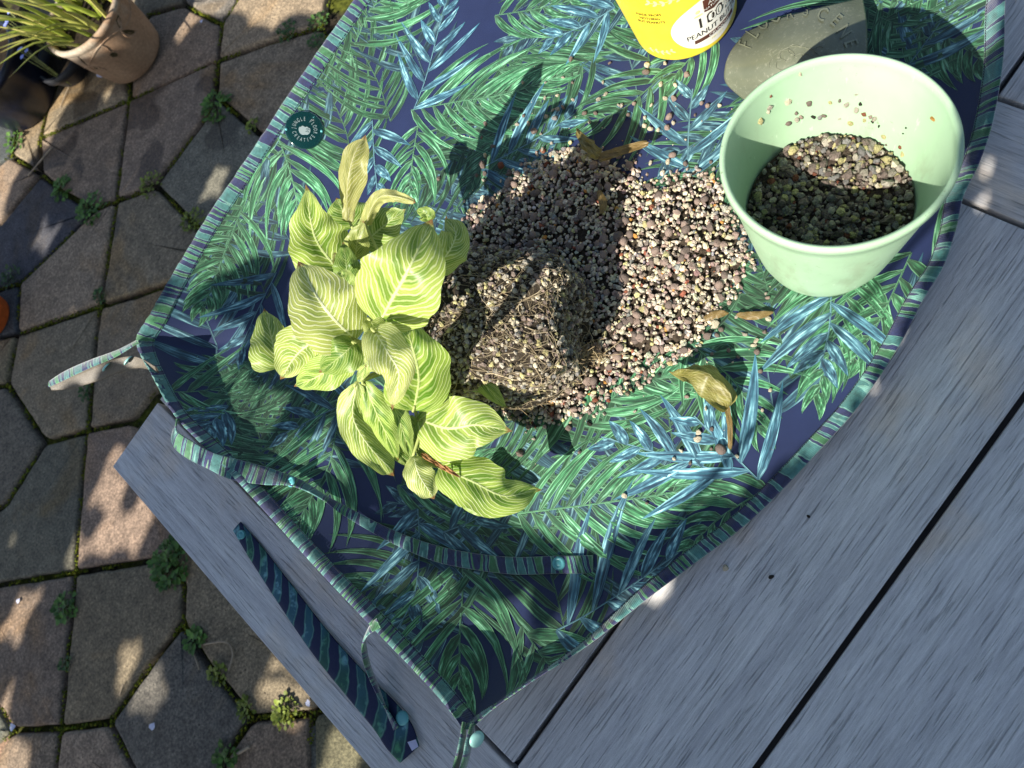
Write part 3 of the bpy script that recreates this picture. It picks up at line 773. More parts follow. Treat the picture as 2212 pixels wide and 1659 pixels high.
def shade_leaf(mb, P, r, tilt, ang):
    """broad blunt leaf facing the sun"""
    n = Vector(SUNV.tolist()); q = n.to_track_quat('Z', 'Y').to_matrix()
    th = np.linspace(0, 2 * math.pi, 18, endpoint=False)
    rad = r * (.93 + .07 * np.cos(2 * (th - ang))) * (1 + .03 * np.sin(5 * th + ang))
    V = [(0, 0, .06 * r)] + [(rad[k] * math.cos(th[k]), rad[k] * math.sin(th[k]), -.10 * r * math.cos(2 * th[k])) for k in range(18)]
    V = np.array([np.array(q @ Vector(v)) for v in V]) + P
    mb.add(V, [(0, 1 + k, 1 + (k + 1) % 18) for k in range(18)])

# Ground dapples: gaps kept in the added shrub to let sun flecks onto the paving
FLECKS = [(255, 1030, 26, 55), (240, 1150, 16, 40), (300, 1135, 14, 50), (40, 1330, 18, 45), (165, 1195, 12, 30), (320, 1495, 20, 34), (600, 1480, 30, 40), (640, 1530, 26, 24), (745, 1640, 60, 40), (275, 1440, 10, 30), (465, 395, 14, 22), (90, 520, 12, 20)]
fl_w = [(at(x, y, GZ), np.linalg.norm(at(x + a, y, GZ) - at(x, y, GZ)), np.linalg.norm(at(x, y + b, GZ) - at(x, y, GZ))) for x, y, a, b in FLECKS]
ALOE_OPEN = [(at(90, 60, GZ + .30), .15)]  # gap kept in the added shrub to let sun onto the aloe
def to_plane(P, z):
    t = (P[2] - z) / SUNV[2]; return P - SUNV * t

# thin slits kept open in the added shrub to light the rim and straps
SLIT = [at(x, y, z) for x, y, z in [(115, 828, .085), (150, 808, .086), (200, 785, .085), (250, 762, .082), (378, 930, .063), (400, 962, .062), (440, 988, .058), (480, 1006, .052), (520, 1018, .045), (560, 1027, .038), (600, 1033, .032), (640, 1042, .028), (680, 1062, .024)]]
SLIT += [np.array(p[:3]) for p in RIM[::3] if (lambda q: (q[0] < 1420 and q[1] > 1280) or (q[0] < 560 and q[1] > 700) or (q[0] < 1020 and q[1] > 980))(pix(p[None, :3])[0])]
SLIT = np.array(SLIT)
lit_cache = []
def shade_ok(P, r):
    """may a leaf of radius r stand here? (its shadow must stay off what the photograph shows in sun)"""
    q = to_plane(P, 0.)
    c = q[:2] @ AZN; d = q[:2] @ AZ
    kx = 1 / math.sin(SUN_EL)
    an = np.linspace(0, 2 * math.pi, 14, endpoint=False)
    if in_lit(c + r * np.cos(an), d + r * kx * np.sin(an)).any(): return False
    g = to_plane(P, GZ)
    for F0, a, b in fl_w:
        v = (g - F0)[:2]
        if abs(v @ AZN) < r * .9 + min(a, b) and abs(v @ AZ) < r * kx * .9 + max(a, b): return False
    for F0, a in ALOE_OPEN:
        q2 = to_plane(P, F0[2])
        if np.linalg.norm((q2 - F0)[:2]) < r + a: return False
    tt = (P[2] - SLIT[:, 2]) / SUNV[2]; q3 = P[None, :] - SUNV[None, :] * tt[:, None] - SLIT
    ac, ad = q3[:, :2] @ AZN, q3[:, :2] @ AZ * math.sin(SUN_EL)
    if np.any(ac ** 2 + ad ** 2 < (r + .005) ** 2): return False
    return True

shr = MB(); tips = []
lr = random.Random(11)
# cover the shaded part of table and paving, leaf by leaf, from large to small
cover = {}
def covered(c, d):
    for (cc, dd, rr) in cover.get((int(c // .2), int(d // .2)), ()):
        if (cc - c) ** 2 + ((dd - d) * math.sin(SUN_EL)) ** 2 < (rr * .93) ** 2: return True
    return False
def mark(c, d, r):
    for i in range(int((c - r) // .2), int((c + r) // .2) + 1):
        for j in range(int((d - 1.5 * r) // .2), int((d + 1.5 * r) // .2) + 1): cover.setdefault((i, j), []).append((c, d, r))
gc, gd = np.meshgrid(np.arange(-.75, 2.6, .0115), np.arange(-1.75, 1.1, .0135), indexing='ij'); gc, gd = gc.ravel(), gd.ravel()
keep_ = ~in_lit(gc, gd)
keep_ &= ~((gd > .1) & (gc > .75))
pts = list(zip(gc[keep_].tolist(), gd[keep_].tolist()))
lr.shuffle(pts)
cnt = 0
for r in (.12, .085, .055, .035, .022, .013, .008):
    for (c, d) in pts:
        if covered(c, d): continue
        c2, d2 = c + lr.uniform(-.5, .5) * r, d - lr.uniform(0, .8) * r
        depth = edge_dist(c2, d2)
        # leaves near the edge of the shade hang low and close, the rest higher up
        h = .80 + min(.75, depth * .6) + lr.uniform(0, .10)
        if r < .02 and depth > .06: continue
        base = np.array([*(c2 * AZN + d2 * AZ), 0.])
        P = base + SUNV * (h / SUNV[2])
        if not shade_ok(P, r): continue
        px = pix(P[None])[0]; dep = (P - [0, 0, CAMH]) @ np.array([-0, 0, 0]) if False else ((P[0] * AX - P[1] * BX - (P[2] - CAMH) * DN)[2])
        if dep > .02 and -250 < px[0] < 2460 and -250 < px[1] < 1900: continue
        shade_leaf(shr, P, r, 0, lr.uniform(0, 6.28)); mark(c2, d2, r); tips.append(P); cnt += 1
print('shade leaves', cnt)
shr.build('crown', M_ADDED_SHRUB, ADDED_SHRUB).matrix_parent_inverse = Matrix.Translation(ADDED_SHRUB.location).inverted()  # leaf mass added only for the shadow it casts
lim = MB(); root = np.array([-1.6, .15, GZ])
tube(lim, smooth_path([root, root + [.05, .0, .6], root + [.1, .1, 1.2], root + [.15, .15, 1.9]], 14), np.linspace(.05, .012, 14), 8)
sel = [tips[i] for i in np.random.default_rng(2).choice(len(tips), min(60, len(tips)), replace=False)]
for p in sel:
    a = root + [.08, .07, .9 + .3 * random.random()]
    tube(lim, smooth_path([a, (a * .5 + p * .5) + [0, 0, -.06], p - SUNV * .01], 8), np.linspace(.009, .002, 8), 4)
lim.build('trunk', M_ADDED_BARK, ADDED_SHRUB).matrix_parent_inverse = Matrix.Translation(ADDED_SHRUB.location).inverted()  # stems of the added shrub
# ------------------------------------------------------------------ mint green plant pot
def mat_pot():
    t = NT('mint_plastic'); c = t.coord(); n = t.noise(c, 18, 4); d = t.noise(c, 160, 4, .7)
    col = t.ramp(n, [(.3, (.31, .465, .295)), (.7, (.365, .52, .345))])
    dirt = t.math('MULTIPLY', t.smooth(d, .60, .72), t.smooth(t.noise(c, 26, 3), .5, .62))
    col = t.mix(t.math('MULTIPLY', dirt, .75), col, (.16, .17, .10))
    sm_ = t.math('MULTIPLY', t.smooth(t.noise(t.mapping(c, (1, 1, .35)), 34, 4, .65), .50, .66), t.smooth(t.sep(c)[2], .150, .085))
    col = t.mix(t.math('MULTIPLY', sm_, .32), col, (.20, .21, .13))
    scuff = t.math('MULTIPLY', t.smooth(t.noise(t.mapping(c, (1, 1, .25)), 210, 3), .66, .74), .35)
    col = t.mix(scuff, col, (.62, .72, .58))
    return t.done(col, .42, t.bump(d, .12, .0006), .4, Subsurface_Weight=.06, Subsurface_Radius=(.004, .006, .004))
M_POT = mat_pot()
PB = np.array([.2774, .1932, .0035]); PN = np.array([.0802, -.0373, 1.]); PN /= np.linalg.norm(PN); PH, PR0, PR1 = .1625, .0579, .0877
POT = empty('plant_pot', tuple(PB), 'mint green plastic plant pot, half filled with gravel, standing on the leaf print mat', 'plant pot')
POTROT = Vector((0, 0, 1)).rotation_difference(Vector(PN.tolist()))
POT.rotation_mode = 'QUATERNION'; POT.rotation_quaternion = POTROT
def pr_(z): return PR0 + (PR1 - PR0) * (z / PH) ** .9
W_ = .0028
prof = [(0, .004), (PR0 - .004, .004), (PR0 - W_, .008)] + [(pr_(z) - W_, z) for z in np.linspace(.02, PH - .012, 10)] + [(PR1 - W_ - .0012, PH - .007), (PR1 - W_ - .001, PH - .002), (PR1 - .0014, PH), (PR1 + .0006, PH - .001), (PR1 + .0012, PH - .004), (PR1 + .0008, PH - .010)] + \
       [(pr_(z), z) for z in np.linspace(PH - .012, .02, 10)] + [(PR0 + .0006, .008), (PR0 - .0012, .0015), (PR0 - .004, 0), (0, .0008)]
lathe(MB(), prof, 120).build('shell', M_POT, POT)
def pot_pt(r, a, z): return np.array(Vector(POTROT @ Vector((r * math.cos(a), r * math.sin(a), z)))) + PB

# ------------------------------------------------------------------ tub of peanut butter
def mat_tub():
    t = NT('yellow_tub'); c = t.coord(); n = t.noise(c, 40, 4)
    col = t.ramp(n, [(.3, (.80, .60, .035)), (.7, (.86, .66, .05))])
    specks = t.smooth(t.voro(c, 150), .10, .05); specks = t.math('MULTIPLY', specks, t.smooth(t.noise(c, 60, 2), .52, .6))
    return t.done(t.mix(t.math('MULTIPLY', specks, .5), col, (.25, .15, .03)), .32, t.bump(n, .05, .0004), .45)
M_TUB = mat_tub(); M_INKW = plain('tub_white_print', (.80, .78, .70), .4, .4, .04, bump=.02); M_INKP = plain('tub_pale_print', (.86, .74, .30), .4, .4, .05, bump=.02)
M_INKK = plain('tub_black_print', (.025, .018, .014), .45, .4); M_INKB = plain('tub_brown_print', (.10, .032, .02), .45, .4)
JC = np.array([.4427, .4728, .0035]); JR0, JTAP, JH = .0567, .105, .135
TUB = empty('peanut_butter_tub', tuple(JC), 'yellow plastic tub of crunchy peanut butter standing at the mat\'s upper edge', 'tub')
jr = lambda z: JR0 + JTAP * np.maximum(z, 0)
prof = [(0, .002), (JR0 - .004, .0015), (JR0 - .0015, .0002), (JR0, .0025)] + [(float(jr(z)), z) for z in np.linspace(.005, JH - .012, 10)]
lathe(MB(), prof + [(jr(JH) - .001, JH - .012)], 96).build('shell', M_TUB, TUB)
lathe(MB(), [(jr(JH) - .001, JH - .0118), (jr(JH) + .003, JH - .010), (jr(JH) + .003, JH + .001), (jr(JH) - .002, JH + .003), (0, JH + .002)], 96).build('lid', M_TUB, TUB)
view_az = math.atan2(-JC[1], -JC[0])                       # the side that faces the photographer
def on_tub(V, a0, z0, lift):
    """flat print (x to the right, y up) -> wrapped on the tub"""
    V = np.asarray(V, float); z = z0 + V[:, 1]; r = jr(z) + lift
    a = a0 + V[:, 0] / (JR0 + .004)
    return np.c_[r * np.cos(a), r * np.sin(a), z]
def print_on_tub(name, V, F, a0, z0, lift, mat):
    bm = bmesh.new(); vs_ = [bm.verts.new((x, y, 0)) for x, y in np.asarray(V)[:, :2]]
    for f in F:
        try: bm.faces.new([vs_[i] for i in f])
        except ValueError: pass
    bmesh.ops.triangulate(bm, faces=bm.faces[:])
    for _ in range(3):
        es = [e for e in bm.edges if e.calc_length() > .005]
        if not es: break
        bmesh.ops.subdivide_edges(bm, edges=es, cuts=1); bmesh.ops.triangulate(bm, faces=bm.faces[:])
    P = on_tub([v.co[:2] for v in bm.verts], a0, z0, lift); bm.verts.index_update()
    F2 = [tuple(v.index for v in f.verts) for f in bm.faces]; bm.free()
    return MB().add(P, F2).build(name, mat, TUB)
def on_cone(x, y, C, rf, h):
    w = ray(x, y); o = np.array([0, 0, CAMH])
    for t_ in np.linspace(.4, 1.6, 3000):
        q = o + w * t_ - C
        if 0 < q[2] < h and math.hypot(q[0], q[1]) < rf(q[2]): return math.atan2(q[1], q[0]), q[2]
LA, LZ = on_cone(1541, 36, JC, jr, JH); TA, TZ = on_cone(1403, 40, JC, jr, JH); SA, SZ = on_cone(1426, 112, JC, jr, JH); S2A, S2Z = on_cone(1440, 6, JC, jr, JH)
#                                          # middle of the oval label
th = np.linspace(0, 2 * math.pi, 48, endpoint=False)
ovV = np.r_[np.c_[.0455 * np.cos(th), .0400 * np.sin(th)], [[0, 0]]]
print_on_tub('oval_label', ovV, [(i, (i + 1) % 48, 48) for i in range(48)], LA, LZ, .00035, M_INKW)
def tub_text(txt, size, dx, dz, mat, wide=1., a0=LA, z0=LZ, lift=.0008, rot=0.):
    V, F = text_tris(txt, size); V = V[:, :2] * [wide, 1]
    c_, s_ = math.cos(rot), math.sin(rot); V = np.c_[V[:, 0] * c_ - V[:, 1] * s_ + dx, V[:, 0] * s_ + V[:, 1] * c_ + dz]
    return print_on_tub('lettering', V, F, a0, z0, lift, mat)
tub_text('100%', .0230, .004, .0040, M_INKK, .98); tub_text('100%', .0180, .0045, .0043, M_INKW, .86, lift=.0012)
tub_text('PEANUT BUTTER', .0112, .004, -.0125, M_INKK, .84)
rect = lambda x0, x1, y0, y1: ([(x0, y0), (x1, y0), (x1, y1), (x0, y1)], [(0, 1, 2, 3)])
print_on_tub('brown_bar', *rect(-.0245, .0285, -.0258, -.0196), LA, LZ, .0008, M_INKB)
tub_text('CRUNCHY', .0062, .006, -.0227, M_INKW, .95, lift=.0013)
tub_text('MIN 1KG', .0040, .002, -.0310, M_INKP)
print_on_tub('brown_shield', [(-.0105, .018), (.0105, .018), (.0105, .036), (-.0105, .036), (0, .0145)], [(0, 4, 1, 2, 3)], LA + .02, LZ, .0008, M_INKB)
tub_text('ALL', .0068, .001, .0275, M_INKW, lift=.0013); tub_text('NATURAL', .0046, .001, .0215, M_INKW, lift=.0013)
for k, tx in enumerate(('MADE FROM', 'NOTHING', 'BUT PEANUTS')):
    tub_text(tx, .0056, 0, -.0064 * k + .0064, M_INKK, .80, TA, TZ, .0006)
def sprig(a0, z0, sc, m, flip=1):
    mb = MB()
    C = smooth_path([(-1, 0), (-.3, .12), (.4, .05), (1, .25)], 16) * sc * [flip, 1]
    P = []
    def add(V, F):
        mb.add(on_tub(V, a0, z0, .0005), F)
    for i in range(15):
        d = C[i + 1] - C[i]; n = np.array([-d[1], d[0]]) / np.linalg.norm(d) * .00045
        add([C[i] - n, C[i + 1] - n, C[i + 1] + n, C[i] + n], [(0, 1, 2, 3)])
    for i in (2, 5, 8, 11, 14):
        for sd in (-1, 1):
            d = C[min(i + 1, 15)] - C[i - 1]; th0 = math.atan2(d[1], d[0]) + sd * .95
            t_ = np.linspace(0, 2 * math.pi, 10, endpoint=False)
            q = np.c_[.5 + .5 * np.cos(t_), .26 * np.sin(t_)] * sc * .34
            c_, s_ = math.cos(th0), math.sin(th0)
            add(np.c_[q[:, 0] * c_ - q[:, 1] * s_ + C[i, 0], q[:, 0] * s_ + q[:, 1] * c_ + C[i, 1]], [tuple(range(10))])
    mb.build('printed_sprig', m, TUB, smooth=False)
sprig(SA, SZ, .016, M_INKP); sprig(S2A, S2Z, .016, M_INKP, -1)
print_on_tub('peanut_emblem', np.r_[np.c_[.0045 * np.cos(th), .0016 * np.sin(th)], [[0, 0]]], [(i, (i + 1) % 48, 48) for i in range(48)], LA - .26, LZ + .018, .0008, M_INKP)
print_on_tub('peanut_emblem', np.r_[np.c_[.0022 * np.cos(th), .0026 * np.sin(th) + .006], [[0, .006]]], [(i, (i + 1) % 48, 48) for i in range(48)], LA - .26, LZ + .018, .0008, M_INKP)

# ------------------------------------------------------------------ olive green soil scoop, a bent sheet with raised lettering
def mat_scoop():
    t = NT('olive_plastic'); c = t.coord(); d = t.noise(c, 260, 4, .75); b = t.noise(c, 30, 4)
    col = t.ramp(b, [(.3, (.095, .105, .070)), (.7, (.135, .145, .098))])
    dust = t.math('MULTIPLY', t.smooth(d, .53, .68), t.smooth(b, .34, .58))
    return t.done(t.mix(t.math('MULTIPLY', dust, .38), col, (.36, .35, .27)), .36, t.bump(d, .25, .0006), .5)
M_SCOOP = mat_scoop()
net = [[(1604, 214, .010), (1690, 235, .020), (1780, 245, .024), (1866, 215, .016)],
       [(1568, 180, .022), (1668, 185, .040), (1776, 182, .046), (1872, 150, .030)],
       [(1566, 145, .032), (1664, 138, .052), (1774, 122, .058), (1874, 92, .040)],
       [(1580, 108, .028), (1672, 88, .050), (1778, 66, .056), (1872, 42, .038)],
       [(1612, 68, .014), (1690, 37, .034), (1786, 12, .042), (1864, -6, .024)]]
NETW = np.array([[at(*p) for p in r] for r in net])
def scoop_pt(u, v):
    rows = np.array([smooth_path(r, 41)[int(round(u * 40))] for r in NETW]); return smooth_path(rows, 41)[int(round(v * 40))]
rows = np.array([smooth_path(r, 41) for r in NETW]); SG = np.array([smooth_path(rows[:, i], 41) for i in range(41)])   # [u][v]
SCOOP = empty('soil_scoop', tuple(SG[20, 20]), 'bent olive green plastic soil scoop with raised lettering, between the tub and the mint pot', 'scoop')
SINV = Matrix.Translation(SCOOP.location).inverted()
V = SG.reshape(-1, 3); nrmS = np.cross(np.gradient(SG, axis=0), np.gradient(SG, axis=1)); nrmS /= np.linalg.norm(nrmS, axis=2)[:, :, None]
if nrmS[20, 20, 2] < 0: nrmS = -nrmS
# rounded corners: pull the four corners in
Wd = (SG - nrmS * .0018).reshape(-1, 3); F = grid_faces(41, 41)
sm = MB().add(np.r_[V, Wd], [f for f in F] + [tuple(i + 1681 for i in f[::-1]) for f in F] +
     [(i, i + 1, i + 1 + 1681, i + 1681) for i in range(40)] + [(1640 + i + 1, 1640 + i, 1640 + i + 1681, 1640 + i + 1 + 1681) for i in range(40)] +
     [((i + 1) * 41, i * 41, i * 41 + 1681, (i + 1) * 41 + 1681) for i in range(40)] + [(i * 41 + 40, (i + 1) * 41 + 40, (i + 1) * 41 + 40 + 1681, i * 41 + 40 + 1681) for i in range(40)])
sm.build('blade', M_SCOOP, SCOOP).matrix_parent_inverse = SINV
spx = pix(V)
def on_scoop(x, y, lift):
    d = ((spx - [x, y]) ** 2).sum(1); k = np.argsort(d)[:4]; w = 1 / (d[k] + 1); w /= w.sum()
    i = k[0]; return (w[:, None] * V[k]).sum(0) + nrmS.reshape(-1, 3)[i] * lift
lt = MB(); em = [(1612, 99), (1627, 75), (1648, 54), (1675, 38), (1705, 30), (1742, 24), (1776, 34), (1805, 46), (1822, 70), (1836, 95)]
for ch, (x, y) in zip('FLOORSCENE', em):
    Vt, Ft = text_tris(ch, 36.); an = math.atan2(y - 135, x - 1722) + math.pi / 2
    c_, s_ = math.cos(an), math.sin(an)
    X = x + Vt[:, 0] * .8 * c_ + Vt[:, 1] * 1.2 * s_; Y = y + Vt[:, 0] * .8 * s_ - Vt[:, 1] * 1.2 * c_
    lt.add([on_scoop(a, b, .0013) for a, b in zip(X, Y)], Ft)
lt.build('raised_lettering', plain('lighter_olive_plastic', (.17, .18, .12), .4), SCOOP, smooth=False).matrix_parent_inverse = SINV  # letters in a lighter tone than the blade so they stand out
ar = MB()
for cx, cy, r, a0, a1 in ((1722, 150, 62, 185, 350), (1700, 120, 16, 0, 360), (1690, 140, 14, 60, 300), (1716, 108, 14, 100, 330), (1750, 120, 18, 20, 300), (1735, 140, 30, 200, 340), (1695, 165, 16, 90, 290), (1772, 112, 14, 0, 300)):
    P = [on_scoop(cx + r * math.cos(R_(a)), cy + .8 * r * math.sin(R_(a)), .0003) for a in np.linspace(a0, a1, 18)]
    tube(ar, P, .00042, 4)
ar.build('raised_emblem', M_SCOOP, SCOOP).matrix_parent_inverse = SINV

# ------------------------------------------------------------------ pots on the paving
def mat_terracotta():
    t = NT('weathered_terracotta'); c = t.coord(); n = t.noise(c, 9, 5); f = t.noise(c, 120, 4)
    col = t.ramp(n, [(.3, (.24, .145, .085)), (.7, (.36, .235, .145))])
    z = t.sep(c)[2]
    bloom = t.math('MULTIPLY', t.smooth(z, .12, .215), t.smooth(t.noise(c, 14, 4), .38, .62))
    col = t.mix(t.math('MULTIPLY', bloom, .75), col, (.42, .38, .30))
    return t.done(t.mix(1., col, t.ramp(f, [(.3, (.8, .8, .8)), (.7, (1.15, 1.15, 1.15))]), 'MULTIPLY'), .8, t.bump(f, .3, .0012), .2)
M_TERRA = mat_terracotta(); M_TERRAD = plain('carved_shadow_clay', (.06, .045, .02), .9, .2); M_SOIL = plain('potting_soil', (.02, .015, .01), .95, .1, .5, 90)
TX, TY, TRB, TRT, TH_ = .127, .2528 * 10, .100, .138, .207
TPOT = empty('terracotta_pot', (TX, TY, GZ), 'round terracotta pot with a carved vine, standing on the paving below the table', 'plant pot')
tr = lambda z: TRB + (TRT - TRB) * (z / TH_) ** .62
prof = [(0, .004), (TRB * .93, .002), (TRB, .006)] + [(tr(z), z) for z in np.linspace(.012, TH_ - .03, 14)] + [(TRT - .004, TH_ - .026), (TRT + .003, TH_ - .018), (TRT + .006, TH_ - .006), (TRT + .003, TH_), (TRT - .006, TH_ + .001), (TRT - .010, TH_ - .004), (TRT - .012, TH_ - .03)]
lathe(MB(), prof, 72).build('shell', M_TERRA, TPOT)
lathe(MB(), [(0, TH_ - .02), (TRT - .012, TH_ - .025)], 40).build('soil', M_SOIL, TPOT)
# carved vine: found where the photograph shows it, on the pot's own surface
def on_terra(x, y, lift=.001):
    w = ray(x, y); o = np.array([0, 0, CAMH]); lo, hi = 2.0, 3.6; hit = None; ts = np.linspace(2.0, 3.9, 1500)
    for t_ in ts:
        p = o + w * t_; q = p - [TX, TY, GZ]
        if 0 < q[2] < TH_ and math.hypot(q[0], q[1]) < tr(max(q[2], .001)): hit = q; break
    if hit is None: return None
    r = math.hypot(hit[0], hit[1]); s_ = (tr(hit[2]) + lift) / r
    return np.array([hit[0] * s_, hit[1] * s_, hit[2]])
vine = MB(); leafd = MB()
k3 = .18081 / 1.1302
for path in ([(1740, 0), (1765, 150), (1740, 280), (1690, 360), (1600, 410), (1450, 510), (1350, 610), (1270, 720), (1195, 890)], [(1350, 610), (1420, 630), (1490, 690), (1550, 690)],
             [(1620, 410), (1560, 300), (1545, 190)], [(1620, 410), (1640, 290), (1590, 180)], [(1620, 410), (1720, 390), (1830, 410)], [(1620, 410), (1700, 490), (1800, 490), (1840, 410)],
             [(1195, 890), (1110, 830), (1025, 740)], [(1195, 890), (1300, 900), (1420, 930)], [(1195, 890), (1300, 950), (1440, 940)], [(1195, 890), (1140, 915), (1090, 920)]):
    P = [on_terra(x * k3, y * k3, .0006) for x, y in smooth_path(path, 16)]
    P = [p for p in P if p is not None]
    if len(P) > 3: tube(vine, P, .0021, 5)
for poly in ([(1560, 190), (1590, 180), (1645, 290), (1625, 390), (1585, 360), (1555, 290)], [(1640, 410), (1710, 400), (1800, 410), (1820, 440), (1760, 470), (1690, 450)], [(1050, 770), (1110, 800), (1180, 880), (1100, 840)], [(1240, 900), (1320, 900), (1400, 925), (1300, 930)], [(1475, 740), (1520, 700), (1590, 720), (1585, 765), (1520, 770)]):
    P = [on_terra(x * k3, y * k3, .0004) for x, y in poly]
    if all(p is not None for p in P): leafd.add(P, [tuple(range(len(P)))])
vine.build('carved_vine', M_TERRA, TPOT)
if leafd.n: leafd.build('carved_leaves', M_TERRAD, TPOT, smooth=False)

def mat_aloe():
    t = NT('aloe_leaf'); u = t.sep(t.uv()); c = t.coord(); a = t.sepc(t.attr('tint'))
    col = t.mix(a[0], t.ramp(t.noise(c, 30, 4), [(.3, (.16, .22, .025)), (.7, (.34, .40, .06))]), (.58, .52, .16))
    col = t.mix(t.math('MULTIPLY', t.smooth(u[0], .8, 1.), .6), col, (.38, .20, .07))
    return t.done(col, .45, None, .4, Subsurface_Weight=.1, Subsurface_Radius=(.006, .008, .002))
M_ALOE = mat_aloe()
ALOE = empty('aloe_plant', (TX, TY, GZ + TH_ - .022), 'bunch of upright yellow-green spiky succulent leaves growing in the carved terracotta pot', 'plant')
ar_ = np.random.default_rng(5)
for k in range(58):
    a = ar_.uniform(0, 2 * math.pi); rr = math.sqrt(ar_.random()) * .11; b = np.array([rr * math.cos(a), rr * math.sin(a), 0])
    lean = b[:2] * ar_.uniform(.6, 1.9) + ar_.normal(0, .035, 2) + np.array([-.055, .02]) * ar_.uniform(0, 1.3)
    h = ar_.uniform(.11, .23); tip = b + np.array([lean[0], lean[1], h]); mid = b * .5 + tip * .5 + np.array([*(-lean * .15), .012])
    C = smooth_path([b, mid, tip], 9); w = ar_.uniform(.007, .0135) * np.linspace(1, .08, 9) ** .8
    mb = MB(); tg = np.gradient(C, axis=0); V = []; UV = []
    side = np.array([-math.sin(a), math.cos(a), 0])
    for i in range(9):
        t_ = tg[i] / np.linalg.norm(tg[i]); nn = np.cross(t_, side); nn /= np.linalg.norm(nn)
        for s_, d in ((-1, .0), (-.5, -.5), (.5, -.5), (1, 0), (.5, .18), (-.5, .18)): V.append(C[i] + side * w[i] * s_ + nn * w[i] * d); UV.append((i / 8 + .001, s_))
    mb.add(V, grid_faces(9, 6, wrap_v=True), UV, (max(0, min(1, ar_.normal(.42, .35))), 0, 0, 1))
    mb.build('leaf', M_ALOE, ALOE)

M_NAVY = plain('navy_glaze', (.006, .009, .022), .35, .5); M_BLACK = plain('black_plastic', (.012, .013, .017), .5, .4); M_ORANGE = plain('orange_clay', (.55, .11, .022), .6, .3)
def far_pot(name, x, y, zc, rb, rt, h, m, label):
    p = at(x, y, GZ); o = empty(name, (p[0], p[1], GZ), label, 'plant pot')
    lathe(MB(), [(0, .003), (rb * .96, .002), (rb, .006), ((rb + rt) / 2, h * .5), (rt - .004, h - .03), (rt, h - .026), (rt + .003, h - .002), (rt - .003, h), (rt - .010, h - .003), (rt - .013, h - .03)], 56).build('shell', m, o)
    lathe(MB(), [(0, h - .03), (rt - .012, h - .034)], 32).build('soil', M_SOIL, o)
    return o, p
far_pot('round_pot', 68, 218, 0, .12, .165, .20, M_NAVY, 'large dark navy glazed pot at the photo\'s left edge, below the terracotta pot')
far_pot('round_pot', 165, 150, 0, .07, .095, .075, M_BLACK, 'low black plastic pot half hidden behind the terracotta pot')
far_pot('round_pot', -12, 690, 0, .07, .098, .10, M_ORANGE, 'orange clay pot cut off by the photo\'s left edge')
far_pot('round_pot', 25, 110, 0, .10, .13, .16, M_BLACK, 'black plastic pot in the photo\'s upper corner behind the spiky succulent')
